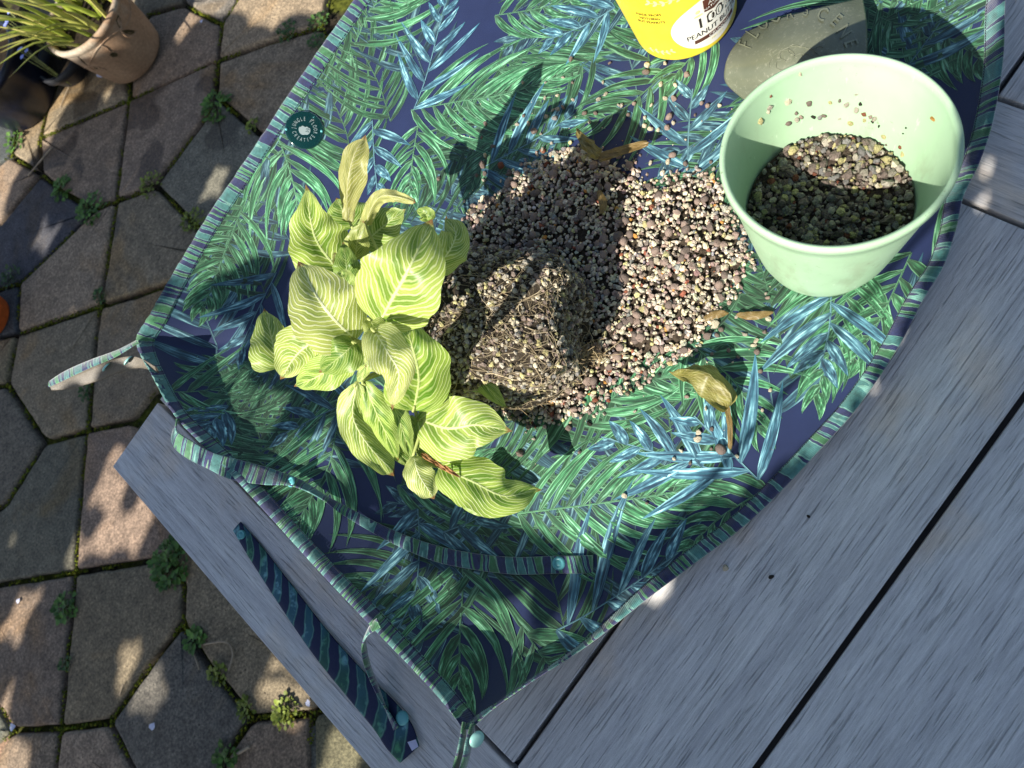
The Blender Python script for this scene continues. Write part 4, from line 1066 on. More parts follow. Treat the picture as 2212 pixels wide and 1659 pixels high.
# ------------------------------------------------------------------ the prayer plant lying on its side
def mat_leaf():
    """uv: along the midrib, across (-1..1); tint: r pallor, g darkness, b random, a dryness"""
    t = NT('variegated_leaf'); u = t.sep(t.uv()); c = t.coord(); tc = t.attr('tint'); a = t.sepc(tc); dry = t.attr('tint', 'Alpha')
    av = t.math('ABSOLUTE', u[1]); wob = t.noise(t.comb(t.math('MULTIPLY', u[0], 3.), t.math('MULTIPLY', u[1], 1.6), t.math('MULTIPLY', a[2], 30.)), 1.6, 2)
    x = t.math('SUBTRACT', t.math('MULTIPLY', u[0], 15.), t.math('MULTIPLY', t.math('POWER', av, 1.25), 6.2))
    x = t.math('ADD', x, t.math('MULTIPLY', wob, 1.5))
    x = t.math('ADD', x, t.math('MULTIPLY', t.math('GREATER_THAN', u[1], 0.), .5))
    tri = t.math('ABSOLUTE', t.math('SUBTRACT', t.math('FRACT', x), .5))
    vein = t.smooth(tri, .19, .08)
    tri2 = t.math('ABSOLUTE', t.math('SUBTRACT', t.math('FRACT', t.math('ADD', t.math('MULTIPLY', x, 3.), .5)), .5))
    vein2 = t.math('MULTIPLY', t.smooth(tri2, .22, .05), .30)
    mid = t.smooth(av, .045, .018)
    n = t.noise(c, 60, 4)
    green = t.mix(a[0], t.ramp(n, [(.3, (.21, .365, .035)), (.7, (.33, .48, .065))]), t.ramp(n, [(.3, (.40, .46, .09)), (.7, (.52, .57, .14))]))
    # feathered dark patches beside the midrib
    ph = t.math('ADD', t.math('MULTIPLY', t.math('SUBTRACT', u[0], t.math('MULTIPLY', av, .34)), 4.4), t.math('MULTIPLY', a[2], 1.))
    blot = t.smooth(t.math('SINE', t.math('MULTIPLY', ph, 6.283)), -.25, .25)
    blot = t.math('MULTIPLY', blot, t.math('MULTIPLY', t.smooth(av, .70, .44), t.smooth(av, .02, .08)))
    blot = t.math('MULTIPLY', blot, t.math('SUBTRACT', 1., t.math('MULTIPLY', a[0], .62)))
    col = t.mix(t.math('MULTIPLY', blot, .92), green, (.065, .185, .006))
    pale = t.mix(a[0], (.60, .70, .25), (.84, .86, .56))
    col = t.mix(t.math('MULTIPLY', t.math('MULTIPLY', t.math('MAXIMUM', vein, vein2), .85), t.math('SUBTRACT', 1., t.math('MULTIPLY', blot, .62))), col, pale)
    col = t.mix(mid, col, pale)
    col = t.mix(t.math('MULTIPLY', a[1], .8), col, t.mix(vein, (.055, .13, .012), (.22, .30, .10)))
    burn = t.math('MULTIPLY', t.smooth(t.math('ADD', u[0], t.math('MULTIPLY', n, .10)), 1.0, 1.035), .9)
    col = t.mix(burn, col, (.22, .085, .03))
    drycol = t.ramp(t.noise(t.comb(t.math('MULTIPLY', u[0], 2.), t.math('MULTIPLY', u[1], 6.), 0.), 3., 4), [(.3, (.10, .06, .018)), (.5, (.25, .165, .055)), (.72, (.46, .37, .19))])
    col = t.mix(dry, col, drycol)
    nor = t.bump(t.math('ADD', t.math('MULTIPLY', vein, -.6), t.math('MULTIPLY', mid, -1.)), .45, .0011)
    t.done(col, .40, nor, .45)
    tr_ = t.node('ShaderNodeBsdfTranslucent'); t.lk(tr_.inputs['Color'], t.mix(1., col, (1., 1., .7), 'MULTIPLY'))
    mx = t.node('ShaderNodeMixShader'); mx.inputs[0].default_value = .36
    t.t.links.new(t.p.outputs[0], mx.inputs[1]); t.t.links.new(tr_.outputs[0], mx.inputs[2]); t.t.links.new(mx.outputs[0], t.out.inputs[0])
    return t.m
M_LEAF = mat_leaf()
M_STEM = plain('pale_petiole', (.34, .38, .12), .5, .4); M_DRY = plain('papery_sheath', (.26, .13, .05), .7, .3, .4)
CROWN = at(925, 800, .075)
PLANT = empty('prayer_plant', tuple(at(930, 760, .003)), 'variegated yellow-green leafy plant pulled from its pot, lying with bare root ball on the mat', 'plant')
PINV = Matrix.Translation(PLANT.location).inverted()
def padd(o): o.parent = PLANT; o.matrix_parent_inverse = PINV; return o

def leaf_mesh(pts, width, roll=0., arch=.12, fold=.0, wave=.10, kw=2.5, tint=(0, 0, 0, 0), nu=26, nv=11, shape=.72, twist=0., wpow=.62, phase=0., curl=0., crumple=.0013):
    """pts: (px, py, z) along the midrib; width in photo pixels"""
    C = smooth_path([at(*p) for p in pts], nu); tg = np.gradient(C, axis=0); tg /= np.linalg.norm(tg, axis=1)[:, None]
    V = []; UV = []; seedw = pts[0][0] * .37
    C = np.r_[C[:-1], [C[-1] + (C[-1] - C[0]) * .05]] if len(pts) > 2 and width > 40 else C
    for i in range(nu):
        s = i / (nu - 1)
        view = np.array([0, 0, CAMH]) - C[i]; dist = np.linalg.norm(view); view /= dist
        side = np.cross(tg[i], view); side /= np.linalg.norm(side); nn = np.cross(side, tg[i])
        if nn @ view < 0: nn = -nn
        ro = R_(roll + twist * s); sd = side * math.cos(ro) + nn * math.sin(ro); nm = np.cross(sd, tg[i]); nm = nm if nm @ view > 0 else -nm
        w = .5 * width * dist / FOC * 1.17
        if wpow < .6: prof = max(0., math.sin(math.pi * s ** shape)) ** wpow
        else:
            ea, eb = .50 * (shape / .72) ** 1.6, .98 / (shape / .72) ** .5; sp_ = ea / (ea + eb)
            prof = s ** ea * (1 - s) ** eb / (sp_ ** ea * (1 - sp_) ** eb)
        w *= prof * (1 + .045 * math.sin(2 * math.pi * kw * 1.7 * s + phase * 2 + seedw))
        for j in range(nv):
            v = -1 + 2 * j / (nv - 1)
            h = arch * .62 * w * (1 - v * v) - (fold + .16) * w * max(0, 1 - abs(v) * 2.2) + 1.5 * wave * .5 * width * dist / FOC * abs(v) ** 2.2 * math.sin(2 * math.pi * kw * s + phase + (1.3 if v > 0 else 0)) * min(1, prof * 1.3)
            ca = curl * v * abs(v)
            cz = crumple * (mnoise.noise((s * 5 + seedw, v * 2.2, 1.7)) * 1.6 + mnoise.noise((s * 13 + seedw, v * 5, 9.)) * .7) * min(1, prof * 2)
            V.append(C[i] + sd * w * v * math.cos(abs(ca)) + nm * (h + cz - w * abs(v) * math.sin(abs(ca)) * (1 if curl >= 0 else -1))); UV.append((s + .0005, v + 1e-4))
    mb = MB(); mb.add(V, grid_faces(nu, nv), UV, tint if tint[3] or any(tint) else (0, 0, .01, 0))
    return mb, C
def leaf(*a, stem=True, sfrom=None, **k):
    mb, C = leaf_mesh(*a, **k); o = padd(mb.build('leaf', M_LEAF))
    if stem:
        s0 = CROWN + rng.normal(0, .012, 3) * [1, 1, .5] if sfrom is None else at(*sfrom)
        b = C[0]; m = (s0 + b) / 2 + [0, 0, .012]
        sm = MB(); tube(sm, smooth_path([s0, m, b, C[2]], 12), np.linspace(.0022, .0012, 12), 6); padd(sm.build('petiole', M_STEM))
    return o
# behind first, then the leaves on top
leaf([(762, 492, 0.132), (745, 462, 0.143), (728, 430, 0.149)], 88, tint=(0.22, .45, .3, .0), arch=.3)
leaf([(788, 525, 0.154), (825, 490, 0.165), (872, 455, 0.165)], 78, tint=(0.37, .5, .6, .0), roll=15)
leaf([(925, 478, 0.176), (920, 462, 0.182), (900, 455, 0.182)], 30, tint=(0.12, .5, .2, 0), stem=False)
leaf([(930, 590, 0.165), (968, 545, 0.182), (985, 505, 0.182), (962, 472, 0.187)], 74, tint=(0.57, .22, .7, 0), roll=-25, arch=.25)
leaf([(735, 588, 0.154), (690, 530, 0.187), (672, 480, 0.209), (664, 408, 0.237)], 112, tint=(0.34, .0, .15, 0), arch=.18, wave=.14, roll=-8, shape=.64)
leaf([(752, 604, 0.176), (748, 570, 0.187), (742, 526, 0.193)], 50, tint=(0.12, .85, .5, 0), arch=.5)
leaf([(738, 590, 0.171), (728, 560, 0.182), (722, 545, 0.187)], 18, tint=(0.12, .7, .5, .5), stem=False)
leaf([(752, 480, 0.176), (755, 430, 0.193), (757, 400, 0.204)], 22, tint=(0.92, 0, .4, .45), arch=.3, shape=.5, wpow=.3, stem=False)
leaf([(752, 470, 0.176), (758, 395, 0.204), (768, 345, 0.215), (788, 300, 0.220)], 56, tint=(0.72, .1, .4, .5), arch=.25, shape=1.05, roll=25, kw=1.5, fold=-.5)
leaf([(768, 560, 0.165), (772, 520, 0.182), (785, 480, 0.193)], 46, tint=(0.42, .3, .4, .3), arch=.4)
leaf([(790, 485, 0.176), (805, 445, 0.204), (826, 424, 0.215), (858, 425, 0.215), (898, 437, 0.209)], 26, tint=(0.97, 0, .3, .35), arch=.4, wave=.4, kw=4, shape=.6, wpow=.4, fold=-.6)
leaf([(757, 640, 0.187), (742, 600, 0.198), (733, 585, 0.198)], 40, tint=(0.32, .2, .8, 0))
leaf([(818, 700, 0.209), (850, 640, 0.248), (888, 570, 0.270), (928, 484, 0.248)], 160, tint=(0.46, 0, .05, 0), arch=.15, wave=.06, roll=6, shape=.84)
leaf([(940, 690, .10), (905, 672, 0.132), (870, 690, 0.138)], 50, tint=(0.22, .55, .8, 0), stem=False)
leaf([(755, 768, 0.165), (690, 812, 0.154), (640, 832, 0.138)], 70, tint=(0.22, .1, .6, 0), roll=15)
leaf([(602, 795, 0.127), (590, 750, 0.138), (572, 672, 0.127)], 88, tint=(0.47, .25, .33, 0), arch=.5, roll=-10, wave=.14)
leaf([(690, 732, 0.182), (655, 752, 0.176), (630, 780, 0.160), (609, 816, 0.138)], 96, tint=(0.74, .18, .22, 0), arch=-.25, fold=-.45, roll=8)
leaf([(748, 728, 0.198), (705, 722, 0.204), (658, 728, 0.187)], 50, tint=(0.72, 0, .9, 0), roll=20, wave=.2)
leaf([(770, 735, 0.209), (722, 690, 0.242), (682, 636, 0.253), (650, 572, 0.226)], 140, tint=(1.00, 0, .55, 0), arch=.12, wave=.07, shape=.82)
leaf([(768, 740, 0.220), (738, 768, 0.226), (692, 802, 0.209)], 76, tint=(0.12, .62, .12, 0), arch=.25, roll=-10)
leaf([(800, 690, 0.209), (812, 730, 0.237), (790, 790, 0.220)], 46, tint=(0.82, .12, .42, 0), wave=.35, kw=2, arch=.4)
leaf([(785, 750, 0.198), (790, 790, 0.187), (772, 826, 0.176)], 30, tint=(0.52, .1, .77, 0), wave=.35)
leaf([(893, 887, .125), (905, 820, .165), (890, 745, .195), (866, 680, .19)], 126, tint=(0.12, .06, .66, 0), arch=.22, wave=.16, roll=-12, kw=2.)
leaf([(806, 710, 0.237), (838, 762, 0.264), (862, 810, 0.259), (846, 878, 0.220)], 82, tint=(1.00, 0, .25, 0), arch=.3, wave=.15, roll=5)
leaf([(772, 825, 0.176), (760, 900, 0.154), (795, 965, 0.127), (848, 1020, .08)], 60, tint=(0.57, .0, .5, 0), arch=.3, wave=.2, roll=12, shape=.95, wpow=.5, fold=-.4)
leaf([(786, 822, 0.171), (810, 880, 0.154), (832, 930, 0.132), (858, 988, .095)], 54, tint=(0.12, .02, .85, 0), arch=.5, roll=-18, shape=.85, wave=.15)
leaf([(795, 890, 0.121), (835, 950, .095), (896, 1012, .07)], 50, tint=(0.12, .15, .1, 0), arch=.3, roll=18)
leaf([(845, 860, 0.143), (870, 930, 0.121), (888, 990, .09)], 40, tint=(0.22, .3, .9, 0))
leaf([(910, 862, .075), (980, 815, .095), (1040, 826, .095), (1094, 882, .08)], 66, tint=(0.47, .35, .35, 0), arch=.5, roll=-28)
leaf([(900, 903, .095), (965, 925, .112), (1030, 918, .112), (1096, 930, .092)], 124, tint=(0.44, 0, .62, 0), arch=.24, wave=.09, roll=-6, shape=.74)
leaf([(948, 1010, .085), (1020, 1040, .09), (1090, 1072, .075), (1160, 1056, .05)], 100, tint=(0.24, .0, .92, 0), arch=.35, wave=.13, roll=8, shape=.78)
leaf([(985, 1060, .05), (1040, 1095, .042), (1110, 1098, .035)], 40, tint=(0.12, .35, .3, 0), roll=-25, stem=False)
leaf([(893, 983, .10), (905, 1025, .10), (936, 1074, .08)], 56, tint=(0.87, 0, .18, 0), arch=.3, shape=1.05, wave=.14, fold=-.3)
leaf([(905, 960, .09), (930, 990, .09), (965, 1010, .085)], 30, tint=(0.22, .3, .44, .2), wave=.3)
leaf([(880, 900, .10), (900, 940, .10), (905, 985, .09)], 26, tint=(0.22, .5, .24, .1), wave=.3)
for k in range(5):                                         # papery dead sheaths at the crown
    x, y = [(910, 980), (955, 1006), (900, 940), (935, 996), (870, 700)][k]
    mb, _ = leaf_mesh([(x, y, .095), (x + 18, y + 12, .10), (x + 40, y + 26, .092)], 9, arch=.2, wave=.2, kw=1.3, tint=(0.12, 0, .4, 1), nu=16, nv=7, fold=.3)
    padd(mb.build('dry_sheath', M_DRY))
# stem base
sm = MB()
for k in range(9):
    a = CROWN + rng.normal(0, .010, 3); b = at(925 + rng.uniform(-25, 25), 760 + rng.uniform(-40, 60), .05)
    tube(sm, smooth_path([b, (a + b) / 2 + [0, 0, .006], a + rng.normal(0, .015, 3)], 8), .0032, 6)
tag(padd(sm.build('stem_bundle', M_STEM)), kind='stuff')

# ---- pebble shapes
def ico(sub):
    bm = bmesh.new(); bmesh.ops.create_icosphere(bm, subdivisions=sub, radius=1)
    V = np.array([v.co[:] for v in bm.verts]); F = [tuple(v.index for v in f.verts) for f in bm.faces]; bm.free(); return V, F
ICO_V, ICO_F = ico(2); ICO1_V, ICO1_F = ico(1)
def stone_shape(seed, V, rough=.28, ang=True):
    r = np.random.default_rng(seed); S = V.copy()
    for _ in range(9 if ang else 3):                       # flattened facets make it angular
        d = r.normal(size=3); d /= np.linalg.norm(d); h = r.uniform(.55, .9) if ang else r.uniform(.8, .95)
        p = S @ d; S = S - np.maximum(p - h, 0)[:, None] * d
    k = np.array([mnoise.noise((v[0] * 1.7 + seed, v[1] * 1.7, v[2] * 1.7)) for v in V]); S = S * (1 + rough * .5 * k)[:, None]
    return S * r.uniform([.85, .7, .55], [1.2, 1., .85])
SH_A = [stone_shape(i, ICO_V, .3) for i in range(8)]; SH_R = [stone_shape(40 + i, ICO_V, .35, False) for i in range(6)]
SM_A = [stone_shape(80 + i, ICO1_V, .3) for i in range(10)]
def rotm(r):
    q = r.normal(size=4); q /= np.linalg.norm(q); w, x, y, z = q
    return np.array([[1 - 2 * (y * y + z * z), 2 * (x * y - z * w), 2 * (x * z + y * w)], [2 * (x * y + z * w), 1 - 2 * (x * x + z * z), 2 * (y * z - x * w)], [2 * (x * z - y * w), 2 * (y * z + x * w), 1 - 2 * (x * x + y * y)]])
def mat_stone():
    t = NT('gravel_stone'); c = t.coord(); a = t.attr('tint'); n = t.noise(c, 420, 4, .7); p = t.voro(c, 650)
    col = t.mix(1., a, t.ramp(n, [(.3, (.55, .53, .5)), (.7, (1.35, 1.35, 1.33))]), 'MULTIPLY')
    col = t.mix(t.math('MULTIPLY', t.smooth(p, .25, .1), .5), col, t.mix(1., col, (.3, .28, .26), 'MULTIPLY'))
    return t.done(col, .85, t.bump(t.math('ADD', n, p), .7, .0010), .25)
M_STONE = mat_stone()
KIND = {'w': (.62, .55, .41), 'p': (.43, .39, .32), 'b': (.205, .160, .138), 'r': (.340, .255, .215), 'R': (.24, .085, .05), 'g': (.27, .26, .25), 'k': (.03, .024, .02), 'o': (.48, .24, .06), 'y': (.50, .45, .22)}
def pick(r, probs):
    ks = list(probs); return ks[r.choice(len(ks), p=np.array([probs[k] for k in ks]) / sum(probs.values()))]
SHARED = {}
def shared_stone(kind, i):
    if (kind, i) not in SHARED:
        S = (SH_R if kind in 'brR' and i % 2 else SH_A)[i % 6]; c = KIND[kind]
        SHARED[(kind, i)] = MB().add(S, ICO_F, None, (*c, 1)).mesh('pebble', M_STONE, smooth=bool(kind in 'brR' and i % 2))
    return SHARED[(kind, i)]
LABELS = {}
def stone_obj(kind, pos, r, rr, label, group):
    o = bpy.data.objects.new('pebble', shared_stone(kind, int(rr.integers(6))))
    o.location = pos; o.rotation_euler = tuple(rr.uniform(0, 6.28, 3)); o.scale = tuple(r * rr.uniform(.88, 1.15, 3))
    link(o); return tag(o, label, 'pebble', group)
NAME = {'w': 'cream', 'p': 'pale grey', 'b': 'brown', 'r': 'pinkish brown', 'R': 'rust red', 'g': 'grey', 'k': 'black', 'o': 'orange', 'y': 'yellowish'}

# ---- root ball
RC = at(1066, 708, .062); e1 = at(1225, 705, .056) - at(905, 715, .056); HW = np.linalg.norm(e1) / 2; e1 /= np.linalg.norm(e1); e3 = np.array([0, 0, 1.]); e1 -= e3 * (e1 @ e3); e1 /= np.linalg.norm(e1); e2 = np.cross(e3, e1)
HY = .075; HZ = .066
def ball_pt(d, s=1.):
    d = np.asarray(d, float); d = d / np.linalg.norm(d)
    k = (abs(d[0]) ** 5. + abs(d[1]) ** 3.2 + abs(d[2]) ** 3.6) ** (-1 / 3.4)
    n = mnoise.noise((d[0] * 2.1 + 5, d[1] * 2.1, d[2] * 2.1)) * .12 + mnoise.noise((d[0] * 6, d[1] * 6 + 3, d[2] * 6)) * .05
    taper = 1 - .10 * d[0]
    q = d * k * (1 + n) * s
    return RC + e1 * q[0] * HW + (e2 * q[1] * HY + e3 * q[2] * HZ) * taper
BV = np.array([ball_pt(v) for v in ico(5)[0]]); BV[:, 2] = np.maximum(BV[:, 2], .003)
t = NT('root_ball_soil'); c = t.coord(); n = t.noise(c, 160, 5, .7)
M_RBALL = t.done(t.ramp(n, [(.3, (.018, .013, .009)), (.6, (.05, .040, .028)), (.8, (.13, .11, .08))]), .95, t.bump(n, 1., .004), .15)
padd(MB().add(BV, ico(5)[1]).build('root_ball', M_RBALL))
rb = MB(); rr = np.random.default_rng(21)
PROB_B = {'w': .20, 'p': .22, 'y': .14, 'b': .26, 'g': .10, 'k': .06, 'r': .05}
for k in range(6800):
    d = rr.normal(size=3)
    if d[2] < -.35: continue
    p = ball_pt(d, 1.0); r = rr.choice([.0016, .0023, .0031, .0042], p=[.25, .35, .27, .13])
    kd = pick(rr, PROB_B); c = np.array(KIND[kd]) * rr.uniform(.5, .95)
    S = SM_A[rr.integers(10)] @ rotm(rr).T * r
    rb.add(S + p + (p - RC) / np.linalg.norm(p - RC) * r * .25, ICO1_F, None, (*c, 1))
tag(padd(rb.build('caked_gravel', M_STONE, smooth=False)), kind='stuff')
t = NT('root_fibre'); c = t.coord(); M_ROOT = t.done(t.mix(1., t.attr('tint'), t.ramp(t.noise(c, 90, 3), [(.3, (.6, .55, .5)), (.7, (1.2, 1.2, 1.2))]), 'MULTIPLY'), .8, None, .2)
ro = MB()
for k in range(480):
    # strands run along the sides and wrap round the bottom of the old pot
    if k % 3 == 0: d = np.array([rr.uniform(.55, .95), *rr.normal(0, .6, 2)]); step = np.array([rr.normal(0, .04), *rr.normal(0, .13, 2)])
    else: d = rr.normal(size=3); step = np.array([rr.choice([-1, 1]) * rr.uniform(.03, .10), *rr.normal(0, .06, 2)])
    d /= np.linalg.norm(d)
    if d[2] < -.2: continue
    P = []
    for s in range(rr.integers(8, 26)):
        d = d + step + rr.normal(0, .025, 3); d /= np.linalg.norm(d); step = step * .97 + rr.normal(0, .012, 3)
        P.append(ball_pt(d, 1.02 + .02 * math.sin(s * .7 + k) + (.03 if s > 20 else 0)))
    P = np.array(P); P[:, 2] = np.maximum(P[:, 2], .004)
    v = rr.uniform(.45, 1.1)
    tube(ro, P, rr.choice([.0002, .0003, .00055], p=[.55, .33, .12]), 3, (.44 * v, .365 * v, .24 * v, 1), caps=False)
for cx, cy, n_, sp in ((1268, 762, 60, 34), (1225, 790, 50, 30), (1120, 845, 40, 40), (1000, 840, 30, 30)):   # root tails that hang off the ball
    for k in range(n_):
        x, y = cx + rr.normal(0, sp * .5), cy + rr.normal(0, sp * .35); z = rr.uniform(.012, .04)
        P = smooth_path([at(x + rr.normal(0, sp * .5), y + rr.normal(0, sp * .4), max(.006, z + rr.normal(0, .008))) for _ in range(4)], 12)
        v = rr.uniform(.6, 1.15); tube(ro, P, .00036, 3, (.46 * v, .36 * v, .21 * v, 1), caps=False)
tag(padd(ro.build('roots', M_ROOT)), kind='stuff')

# ------------------------------------------------------------------ gravel spilled on the mat
PILE_PX = [(995, 560), (985, 500), (1010, 455), (1060, 430), (1110, 380), (1150, 350), (1200, 322), (1290, 322), (1365, 365), (1400, 400), (1450, 378), (1500, 360), (1570, 395), (1600, 480), (1622, 560), (1595, 620), (1550, 680), (1525, 735), (1470, 772), (1415, 790), (1385, 830), (1325, 850), (1280, 880), (1215, 905), (1120, 915), (1080, 890), (1090, 800), (1100, 700), (1080, 590)]
PILE = np.array([at(x, y, .004)[:2] for x, y in PILE_PX])
def seg_d(p, Q):
    a = Q; b = np.roll(Q, -1, 0); ab = b - a; t_ = np.clip(((p - a) * ab).sum(1) / (ab ** 2).sum(1), 0, 1)
    return np.min(np.linalg.norm(p - a - ab * t_[:, None], axis=1))
def pile_h(p):
    d = seg_d(p, PILE) * (1 if inpoly(p, PILE) else -1)
    return max(0., min(.015, .0 + .34 * (d - .004) * (1 + .4 * mnoise.noise((p[0] * 22, p[1] * 22, 0))))), d
lo_b, hi_b = PILE.min(0), PILE.max(0); gx = np.linspace(lo_b[0], hi_b[0], 70); gy = np.linspace(lo_b[1], hi_b[1], 80)
mz = matpos(np.array([(x, y) for x in gx for y in gy]))[:, 2].reshape(70, 80)
Hh = np.array([[pile_h(np.array([x, y]))[0] for y in gy] for x in gx])
Dd = np.array([[pile_h(np.array([x, y]))[1] for y in gy] for x in gx])
def gsamp(G, p):
    i = np.clip((p[0] - lo_b[0]) / (hi_b[0] - lo_b[0]) * 69, 0, 68.99); j = np.clip((p[1] - lo_b[1]) / (hi_b[1] - lo_b[1]) * 79, 0, 78.99)
    a, b = int(i), int(j); u_, v_ = i - a, j - b
    return G[a, b] * (1 - u_) * (1 - v_) + G[a + 1, b] * u_ * (1 - v_) + G[a, b + 1] * (1 - u_) * v_ + G[a + 1, b + 1] * u_ * v_
t = NT('gravel_fines'); c = t.coord(); n = t.noise(c, 240, 5, .75)
M_FINES = t.done(t.ramp(n, [(.3, (.02, .015, .011)), (.7, (.11, .085, .06))]), .95, t.bump(n, 1., .003), .15)
GRAVEL = empty('spilled_gravel', tuple(at(1300, 600, .002)), 'heap of mixed pale and brown gravel spilled over the leaf print mat', 'gravel'); GRAVEL['kind'] = 'stuff'
GINV = Matrix.Translation(GRAVEL.location).inverted()
mV = []; idx = {}
for i in range(70):
    for j in range(80):
        if Dd[i, j] > .006: idx[(i, j)] = len(mV); mV.append((gx[i], gy[j], mz[i, j] + max(.0006, Hh[i, j] - .0035)))
mF = [(idx[(i, j)], idx[(i + 1, j)], idx[(i + 1, j + 1)], idx[(i, j + 1)]) for i in range(69) for j in range(79) if all(k in idx for k in ((i, j), (i + 1, j), (i + 1, j + 1), (i, j + 1)))]
o = MB().add(mV, mF).build('fines', M_FINES, GRAVEL); o.matrix_parent_inverse = GINV; o['kind'] = 'stuff'
PROB = {'w': .38, 'p': .21, 'b': .12, 'r': .16, 'g': .05, 'R': .02, 'k': .03, 'o': .012, 'y': .06}
gr = MB(); big = []; rr = np.random.default_rng(31)
for k in range(8600):
    p = rr.uniform(lo_b, hi_b); d = gsamp(Dd, p)
    edge = .006 * rr.random() ** 2 * 3
    if d < -.012 * rr.random() ** 3: continue
    if np.linalg.norm((p - RC[:2])) < .062: continue
    h = gsamp(Hh, p); r = float(np.clip(rr.lognormal(math.log(.0028), .28), .0014, .0048))
    kd = pick(rr, PROB)
    if kd in 'br': r *= 1.15
    z = gsamp(mz, p) + h + r * .55 * (1 if h < .003 else rr.uniform(-.2, .6))
    big.append((r, kd, p[0], p[1], z))
big.sort(reverse=True)
MARKS = {'yellow tub': (1480, 70), 'olive scoop': (1600, 150), 'mint pot': (1800, 500), 'root ball': (1070, 700), 'olive brown dead leaf': (1530, 850), 'tan dead leaf': (1310, 330), 'end of the long strap': (1207, 1217), 'lowest striped leaf': (1080, 1060)}
ORD = ['nearest', 'second nearest', 'third nearest', 'fourth nearest', 'fifth nearest', 'sixth nearest', 'seventh nearest', 'eighth nearest', 'ninth nearest', 'tenth nearest', 'eleventh nearest', 'twelfth nearest', 'thirteenth nearest', 'fourteenth nearest', 'fifteenth nearest', 'sixteenth nearest', 'seventeenth nearest', 'eighteenth nearest', 'nineteenth nearest', 'twentieth nearest'] + ['twenty-%s nearest' % w for w in ('first', 'second', 'third', 'fourth', 'fifth', 'sixth', 'seventh', 'eighth', 'ninth')] + ['thirtieth nearest'] + ['thirty-%s nearest' % w for w in ('first', 'second', 'third', 'fourth', 'fifth', 'sixth', 'seventh', 'eighth', 'ninth')] + ['fortieth nearest'] * 20
HM = ('yellow tub', 'mint pot', 'root ball', 'olive brown dead leaf', 'tan dead leaf')
heap = []
for r, kd, x, y, z in big[:150]:
    q = pix(np.array([[x, y, z]]))[0]; mk = min(HM, key=lambda m: math.hypot(MARKS[m][0] - q[0], MARKS[m][1] - q[1])); heap.append([kd, r, q[0], q[1], mk, (x, y, z)])
for L in heap:
    kd, r, qx, qy, mk, (x, y, z) = L
    same = sorted([q for q in heap if q[0] == kd and q[4] == mk], key=lambda q: math.hypot(MARKS[mk][0] - q[2], MARKS[mk][1] - q[3]))
    stone_obj(kd, (x, y, z + r * .15), r, rr, f'large {NAME[kd]} pebble in the gravel heap, {ORD[same.index(L)]} to the {mk}', f'{NAME[kd]} pebbles in the spilled heap')
for r, kd, x, y, z in big[150:]:
    c = np.array(KIND[kd]) * rr.uniform(.72, 1.12) * rr.normal(1, .05, 3); S = SM_A[rr.integers(10)] @ rotm(rr).T * r
    gr.add(S + [x, y, z], ICO1_F, None, (*c, 1))
o = gr.build('small_stones', M_STONE, GRAVEL, smooth=False); o.matrix_parent_inverse = GINV; o['kind'] = 'stuff'

Z7 = "955,75,b6 1215,100,b4 900,195,p4 630,230,p4 780,232,p3 965,232,b3 1170,230,p4 775,335,p4 860,318,w4 965,348,p4 1185,310,p5 1140,345,p5 635,455,b4 590,515,p4 668,510,p5 705,560,b7 752,578,p4 785,462,p5 830,420,p5 865,415,p5 845,475,g6 900,400,b5 375,508,b5 430,660,b5 350,600,b3 375,720,w5 360,790,b8 370,845,b5 365,890,p4 320,858,b4 485,795,R8 525,850,b3 590,850,b8 60,880,b5 765,690,p6 270,975,w2 235,1030,p4 290,1060,b5 285,1130,p6 395,1020,b8 1045,440,b5 1120,440,b5 1078,497,p3 1295,390,p5 1275,385,p4 1340,450,b4 1380,375,r5 1470,115,w6 1590,105,w6 1460,165,b6 1735,180,r6 1560,245,w5 1655,250,w4 1590,340,w5 1645,340,r6 1495,385,w4 1835,375,r5 1875,390,r5 1955,385,w4 1450,470,w5 1615,468,r7 1645,505,w5 1490,545,w5 1540,555,w5 1605,540,r6 1450,525,w5 1490,775,w5 1610,765,w6 1640,725,r7 1725,780,b5 1790,450,b3 1835,490,p2 1725,615,w3 1410,935,p5 1895,770,b4 1915,815,p4 820,640,p4 740,790,p4 650,780,p5 700,840,p6 1420,720,b3 1350,845,w2"
Z8 = "1665,910,r4 1780,980,w4 1355,995,p4 1170,1010,p4 960,1095,b6 1080,1070,k5 1815,1105,b4 1730,1160,w6 1735,1125,w5 1870,1225,b9 1810,1220,b3 1630,1230,w5 1590,1280,w4 1685,1305,b4 1965,1265,w4 1020,1240,b4 1290,1500,w5 1425,1545,b3 665,1250,b7 745,1160,p4 700,1120,p3 780,1060,p4 1815,650,b3 1785,700,w2 1915,630,b4 1970,670,b3 1940,700,w2 2080,575,w5 2065,600,w5 2085,640,b5 2105,755,b4 2165,870,w4 2115,990,w3 2010,535,p5 2130,520,b4 1960,430,p4 1845,540,b4 1870,505,b5 1500,775,k3 1920,300,w5 2140,290,p4 2150,440,w5 2150,315,r4 1860,300,w4 895,885,w7 850,925,w6 910,945,r6 1115,930,R7 1035,915,b5 1160,955,w4 890,995,p4 860,965,w3 1050,1000,p4 1000,980,w4 1100,985,p4 760,1010,p4 820,1040,w3 690,1060,p4 735,1085,p3"
rr = np.random.default_rng(77)
loose = []
for src, ox, oy, sc in ((Z7, 929, 106, .32), (Z8, 885, 531, .36)):
    for tok in src.split():
        x, y, kk = tok.split(','); x, y = ox + float(x) * sc, oy + float(y) * sc
        mk = min(MARKS, key=lambda m: math.hypot(MARKS[m][0] - x, MARKS[m][1] - y)); loose.append([kk[0], float(kk[1:]), x, y, mk])
